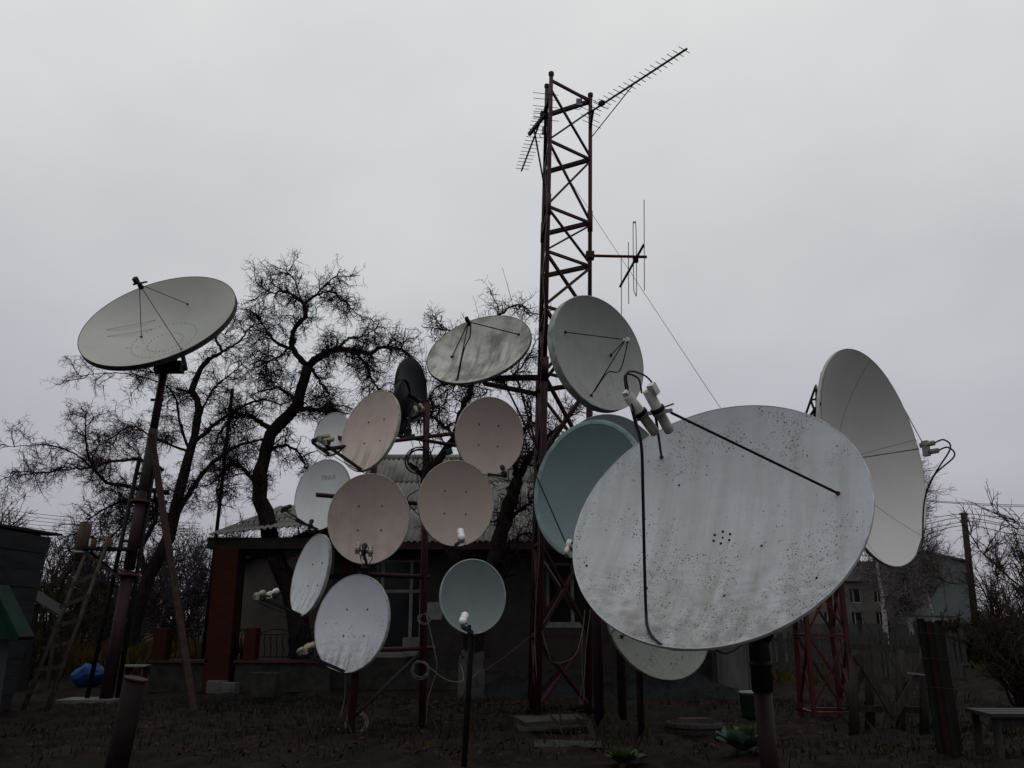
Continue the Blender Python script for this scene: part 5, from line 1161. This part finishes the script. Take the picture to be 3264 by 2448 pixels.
# green tub, cut barrel, stepping slabs
b = G(2405, 2285); r = thing('green_tub', b, 'dark green tub with a pale lid behind the big dish mast', 'tub')
MB().lathe(b, (0, 0, 1), [(.17, 0), (.20, .03), (.22, .33), (.235, .34), (.235, .37)], 24).build('body', mat('green_plastic', (.008, .040, .022), (.006, .022, .014), 5, .5), r, True); MB().lathe(b + (0, 0, .371), (0, 0, 1), [(.24, 0), (.245, .015), (.2, .03), (.02, .034)], 24).build('lid', mat('pale_lid', (.16, .165, .16), (.10, .10, .10), 5, .5), r, True)
b = G(2212, 2330); r = thing('well_ring', b, 'low round timber curb sunk in the soil under the dishes', 'curb')
MB().lathe(b, (0, 0, 1), [(.40, -.05), (.42, 0), (.41, .12), (.36, .13), (.35, .05), (.02, .045)], 26).build('ring', WOODG, r, True); MB().lathe(b, (0, 0, 1), [(.419, .05), (.424, .055), (.424, .075), (.419, .08)], 26).build('hoop', IRON, r, True)
SLB = mat('wet_stepping_slab', (.042, .040, .036), (.020, .020, .018), 4, .7, .5, 20)
block(1712, 2322, .56, .80, .07, .18, 'cracked grey concrete slab at the foot of the lattice tower', z=.075, m=SLB, nm='concrete_slab', cat='slab')
block(1806, 2316, .52, .78, .07, .08, 'grey concrete slab touching the cracked slab at the tower foot', z=.075, m=SLB, nm='concrete_slab', cat='slab')
block(1752, 2326, .95, .6, .075, .05, 'dark broken masonry under the two pale slabs', m=CONC, nm='masonry_rubble', cat='rubble')
block(1810, 2378, .85, .55, .035, -.05, 'sunken lower slab step before the tower foot slabs', m=mat('dark_step', (.030, .029, .027), (.016, .016, .015), 4, .7, .4, 20), nm='concrete_slab', cat='slab')
block(2215, 2300, .5, .2, .05, .2, 'rough board end lying by the round timber curb', m=WOOD, nm='board_end', cat='board')
# fence along the back of the yard
def fence():
    D = 24.5; x0, x1 = XD(2436, D, .6), XD(3080, D, .6); r = thing('picket_fence', ((x0 + x1) / 2, D, 0), 'grey wooden picket fence behind the trestle', 'fence')
    m = mat('fence_grey', (.046, .044, .042), (.024, .023, .022), 3, .9, .3, 20, stretch=(2, 2, .3))
    g = np.random.default_rng(12); h = 1.22; n = int((x1 - x0) / .135)
    p = MB(); p.add([(-.048, -.011, 0), (.048, -.011, 0), (.048, -.011, 1.12), (0, -.011, 1.22), (-.048, -.011, 1.12), (-.048, .011, 0), (.048, .011, 0), (.048, .011, 1.12), (0, .011, 1.22), (-.048, .011, 1.12)], [(0, 1, 2, 3, 4), (9, 8, 7, 6, 5), (0, 5, 6, 1), (1, 6, 7, 2), (2, 7, 8, 3), (3, 8, 9, 4), (4, 9, 5, 0)])
    me = bpy.data.meshes.new('picket'); me.from_pydata(p.v, [], p.f); me.update()
    for i in range(n):
        o = link('picket', me, m, r); o.location = (x0 + i * .135 - r.location[0] + g.normal(0, .008), 0, .02 + g.normal(0, .02)); o.rotation_euler = (0, g.normal(0, .02), 0)
    for z in (.35, .98): MB().box(x0 - .1, x1 + .1, D + .015, D + .06, z, z + .07).build('rail', m, r)
    for i in range(6): x = x0 + (x1 - x0) * i / 5; MB().box(x - .05, x + .05, D + .065, D + .16, -.05, 1.3).build('post', m, r)
fence()
# far two storey building with a blank gable wing
def far_building():
    D = 84.0; x0, x1 = XD(2480, D, 4), XD(2958, D, 4); r = thing('far_building', ((x0 + x1) / 2, D, 0), 'drab two storey block with dark windows and grey attic band far behind', 'building')
    wm = mat('drab_render', (.098, .090, .078), (.066, .060, .052), .6, .9); at = mat('grey_attic', (.105, .105, .112), (.08, .08, .086), .5, .9)
    ops = []
    for px in (2560, 2640, 2728, 2806, 2893):
        for z0 in (.9, 3.05): ops.append((XD(px - 18, D, 3), XD(px + 20, D, 3), z0, z0 + 1.35))
    wall_open(MB(), x0, x1, 0, 5.05, D, D + .4, ops).build('wall', wm, r); MB().box(x0, x1, D + .45, D + 10, 0, 5.0).build('core', wm, r)
    for i, o_ in enumerate(ops): window(r, *o_, D + .12, [o_[0] + (o_[1] - o_[0]) * .36], [], .09, False, fm=mat('far_window_frame', (.20, .20, .21), (.15, .15, .155), 2))
    MB().box(x0 - .2, x1 + .02, D - .35, D + 10, 5.055, 5.2).build('cornice', at, r); MB().box(x0, x1, D - .1, D + 10, 5.205, 6.75).build('attic', at, r); MB().box(x0 - .3, x1 + .03, D - .45, D + 10.2, 6.755, 6.9).build('roof', mat('roof_edge', (.07, .07, .078), (.05, .05, .056), 1), r)
    D2_ = 76.0; y0, y1 = XD(2962, D2_, 4), XD(3092, D2_, 4); g = thing('far_wing', ((y0 + y1) / 2, D2_, 0), 'blank grey green gable wall with sloping roof next to the drab block', 'building')
    gm = mat('grey_green_render', (.095, .108, .108), (.068, .078, .079), .5, .9)
    MB().add([(y0, D2_, 0), (y1, D2_, 0), (y1, D2_, 6.3), (y0, D2_, 7.15), (y0, D2_ + 7, 0), (y1, D2_ + 7, 0), (y1, D2_ + 7, 6.3), (y0, D2_ + 7, 7.15)], [(0, 1, 2, 3), (5, 4, 7, 6), (4, 0, 3, 7), (1, 5, 6, 2), (3, 2, 6, 7)]).build('wall', gm, g)
    MB().add([(y0 - .2, D2_ - .3, 7.2), (y1 + .25, D2_ - .3, 6.3), (y1 + .25, D2_ + 7, 6.3), (y0 - .2, D2_ + 7, 7.2), (y0 - .2, D2_ - .3, 7.36), (y1 + .25, D2_ - .3, 6.46), (y1 + .25, D2_ + 7, 6.46), (y0 - .2, D2_ + 7, 7.36)], [(3, 2, 1, 0), (4, 5, 6, 7), (0, 1, 5, 4), (1, 2, 6, 5), (2, 3, 7, 6), (3, 0, 4, 7)]).build('roof', mat('roof_edge', (1, 1, 1)), g)
    MB().box(XD(3020, D2_, 2), XD(3020, D2_, 2) + .12, D2_ - .1, D2_ - .003, 0, 6.2).build('drainpipe', at, g)
far_building()
# boundary slab wall far right
def slab_wall():
    D = 46.0; x0, x1 = XD(2470, D, 1), XD(3300, D, 1); r = thing('slab_wall', ((x0 + x1) / 2, D, 0), 'long low grey concrete slab wall below the far building', 'wall'); n = 9; w = (x1 - x0) / n
    for i in range(n): MB().box(x0 + i * w, x0 + (i + 1) * w - .16, D, D + .1, 0, 1.35).build('slab', mat('old_slab', (.060, .060, .062), (.038, .038, .040), 1.5, .9), r); MB().box(x0 + (i + 1) * w - .155, x0 + (i + 1) * w - .005, D - .05, D + .15, 0, 1.5).build('post', CONC, r)
slab_wall()
# utility pole and wires
D = 40.0; pt = P(3071, 1634, D); pb = np.array([XD(3128, D, 0) - .1, D, 0])
r = thing('utility_pole', pb, 'dark wooden utility pole standing in front of the blank gable', 'pole')
MB().tube([pb - (0, 0, .1), (pb + pt) / 2, pt], [.16, .145, .13], 10).build('shaft', WOODG, r, True); MB().beam(pb + (.9, 1.0, 0), pb + (.0, .1, 3.6), .12).build('stay_strut', WOODG, r)
for dz in (-.12, -.42):
    for s in (-1, 1): MB().lathe(pt + (.17 * s, 0, dz), (0, 0, 1), [(.02, 0), (.05, .02), (.05, .09), (.02, .11)], 8).build('insulator', LNBC, r)
wl = ['single', 'second', 'third', 'fourth', 'fifth', 'sixth']
for i, (ya, yb, yl_) in enumerate(((1645, 1668, 1658), (1660, 1676, 1690), (1673, 1679, 1700), (1704, 1706, 1735))):
    a = pt + (.17 * (-1) ** i, 0, -.05 - .18 * i); b = P(3420, yb + 10, 36); l = P(2780, yl_ - 10, 55)
    o = MB().tube(smooth_curve([l, (l + a) / 2 - (0, 0, .25), a, (a + b) / 2 - (0, 0, .12), b], 5), .016, 4).build('overhead_wire', IRON, None, origin=a); tag(o, 'thin overhead wire passing the utility pole top', 'wire', 'overhead wires on the utility pole')
for i, (y0, y1) in enumerate(((1592, 1606), (1595, 1612))):
    a, b = P(2900, y0, 60), P(3420, y1 + 8, 58); o = MB().tube([a, (a + b) / 2 - (0, 0, .1), b], .020, 4).build('overhead_wire', IRON, None, origin=a); tag(o, 'thin overhead wire crossing the sky above the utility pole', 'wire', 'overhead wires above the pole')
for i in range(5):
    a, b = P(-80, 1615 + i * 13, 62), P(640, 1668 + i * 9, 60); o = MB().tube([a, (a + b) / 2 - (0, 0, .3), b], .016, 4).build('overhead_wire', IRON, None, origin=a); tag(o, 'faint overhead wire behind the grey shed roof', 'wire', 'overhead wires behind the shed')
# cabbages
def cabbage(px, py, s, label, mats, n, seed, head=True, D=None):
    g = np.random.default_rng(seed); b = G(px, py) if D is None else np.array([XD(px, D), D, 0]); r = thing('cabbage', b, label, 'cabbage'); nu, nv = 7, 9
    for i in range(n):
        a = i * 2.399 + g.normal(0, .2); ring = i / n; Ln = s * (1.0 - .45 * ring) * g.uniform(.85, 1.1); tilt = .55 + .85 * ring; V = []
        for v in range(nv):
            t = v / (nv - 1)
            for u in range(nu):
                q = u / (nu - 1) * 2 - 1; w = Ln * .52 * math.sin(PI * min(1, .12 + .80 * t)) ** .7
                e = tilt - t * (.5 - .9 * ring); rad = Ln * t * math.cos(tilt * .8) + .02; z = .05 + Ln * t * math.sin(tilt) - (.30 * Ln * t * t * (1 - ring) if ring < .6 else 0) + .10 * Ln * q * q * (1 if ring < .5 else 1.5) + .02 * s * math.sin(9 * t + 6 * q + i) * t
                x, y = rad - (.22 * Ln * q * q * t if ring > .5 else 0), q * w
                V.append((b[0] + x * math.cos(a) - y * math.sin(a), b[1] + x * math.sin(a) + y * math.cos(a), z))
        Q = [(v * nu + u, v * nu + u + 1, (v + 1) * nu + u + 1, (v + 1) * nu + u) for v in range(nv - 1) for u in range(nu - 1)]
        MB().add(V, Q).build('leaf', mats[0] if ring < .6 else mats[1], r, True)
    MB().tube([b - (0, 0, .05), b + (0, 0, .14 * s / .3)], [.035, .03], 8).build('stalk', mats[0], r, True)
    if head:
        V = []; h = MB().lathe(b + (0, 0, .10), (0, 0, 1), [(.01, 0), (.07, .01), (.115, .06), (.12, .12), (.09, .18), (.02, .21)], 18, s / .33, s / .33); h.build('head', mats[1], r, True)
CG = mat('cabbage_blue_green', (.040, .078, .058), (.022, .046, .034), 7, .5, .4, 25); CY_ = mat('cabbage_yellow_green', (.038, .052, .020), (.020, .032, .013), 7, .5, .4, 25)
cabbage(2368, 2408, .40, 'leafy blue green cabbage growing by the big dish mast', (CG, CY_), 13, 4)
cabbage(1985, 2440, .25, 'small yellowing cabbage in the bare soil before the slabs', (CY_, CY_), 11, 7, False, D=10.05)
# cable coils and loose cords
def coil(c, ax, R, turns, label, m=WCABLE, seed=1, r=.008, parent=None):
    g = np.random.default_rng(seed); ax = nrm(ax); x = nrm(np.cross(ax, (0.3, .2, 1))); y = np.cross(ax, x); ps = []
    for i in range(turns * 14):
        a = 2 * PI * i / 14; R_ = R * (1 + .16 * math.sin(a * .37 + seed) + g.normal(0, .02)); ps.append(np.asarray(c) + x * R_ * math.cos(a) + y * R_ * math.sin(a) + ax * (g.normal(0, .012) + .02 * math.sin(a * .21)))
    o = MB().tube(smooth_curve(ps, 2), r, 5).build('cable_coil', m, None, True, origin=c); tag(o, label, 'cable'); return o
q = G(1130, 2325) + (.05, -.1, .1); coil(q, (.1, -1, .55), .145, 4, 'loose white cable coil lying at the foot of the red upright', seed=3)
coil(on(c0, c1, .80) + (-.03, -.08, 0), (.1, -1, .1), .12, 6, 'white cable coil hung low on the pipe frame upright', seed=5, r=.009)
coil(on(c0, c1, 1.55) + (.02, -.08, 0), (.1, -.8, .5), .09, 3, 'small white cable loop hung above the low coil on the upright', seed=6, r=.008)
coil(on(c0, c1, 4.05) + (-.1, -.09, 0), (.1, -1, .1), .2, 5, 'dark cable coil tied high on the pipe frame upright', CABLE, 7, .010)
def cord(label, pts, m=WCABLE, r=.007):
    o = cable('loose_cable', pts, r, m); tag(o, label, 'cable')
cord('white cable running down beside the lower red upright', [P(1100, 2150, 12.9), P(1098, 2230, 12.95), P(1082, 2290, 13.0), G(1072, 2320) + (0, 0, .02), G(1082, 2332) + (0, 0, .02)])
cord('white cord slung from the tower leg to the whitewashed tree', [leg_at(0, 1.35) + (-.05, -.06, 0), P(1600, 2100, 15.6), P(1500, 2165, 16.4), bC + (.2, -.28, .62)])
cord('white cord hanging in a loop from the right tower leg', [leg_at(2, 1.7) + (-.08, -.1, 0), P(1855, 2050, 15.2), P(1856, 2150, 15.2), P(1862, 2210, 15.2), P(1853, 2243, 15.2), P(1848, 2225, 15.2), P(1862, 2160, 15.2), P(1868, 2060, 15.3), leg_at(2, 1.72) + (.02, -.1, 0)])
cord('white cord sagging between the lower tower braces', [leg_at(2, 1.45) + (-.1, -.06, 0), P(1840, 2075, 15.2), P(1810, 2105, 15.1), P(1775, 2113, 15.0), P(1752, 2095, 14.9), leg_at(0, 1.36) + (.05, -.06, 0)])
cord('white cord dropping from the pipe frame upright to the soil', [on(c0, c1, 1.62) + (.05, -.07, 0), P(1386, 2080, 13.6), P(1392, 2130, 13.6), P(1375, 2190, 13.6), P(1362, 2240, 13.6), G(1358, 2318) + (0, 0, .02)])
cord('white cord stretched from the upright to the post of the small dish', [on(c0, c1, .88) + (.06, -.06, 0), P(1420, 2165, 13.2), P(1476, 2168, 12.8), bC + (-.2, -.3, .72)])
g = np.random.default_rng(33)
for i in range(9):
    z = g.uniform(3.5, 5.0); a = on(c0, c1, z) + (g.normal(0, .08), -.07, 0); cord('black cable bunched among others on the upper pipe frame', [a, a + (g.normal(0, .12), -.06, -.2), a + (g.normal(0, .15), -.08, -.45), on(c0, c1, z - .8) + (g.normal(0, .05), -.07, 0)], CABLE, .008); bpy.data.objects[-1] if False else None
for o in list(bpy.data.objects):
    if o.name.startswith('loose_cable') and o.get('label', '').startswith('black cable bunched'): o['group'] = 'black cables on the upper pipe frame'
gb = mat('green_cloth', (.010, .060, .035), (.007, .034, .022), 5, .6)
for px, py, D, lab in ((1314, 1394, 13.85, 'small green plastic box tied to the upright below the black dish'), (1432, 1440, 13.85, 'small green plastic box on the cross pipe beside the high beige dish')):
    c = P(px, py, D); o = MB().frame_box(c, nrm((1, 0, .35)), (0, 1, 0), nrm((-.35, 0, 1)), .055, .03, .045).build('splitter_box', gb, None, origin=c); md = o.modifiers.new('edge', 'BEVEL'); md.width = .008; tag(o, lab, 'box')
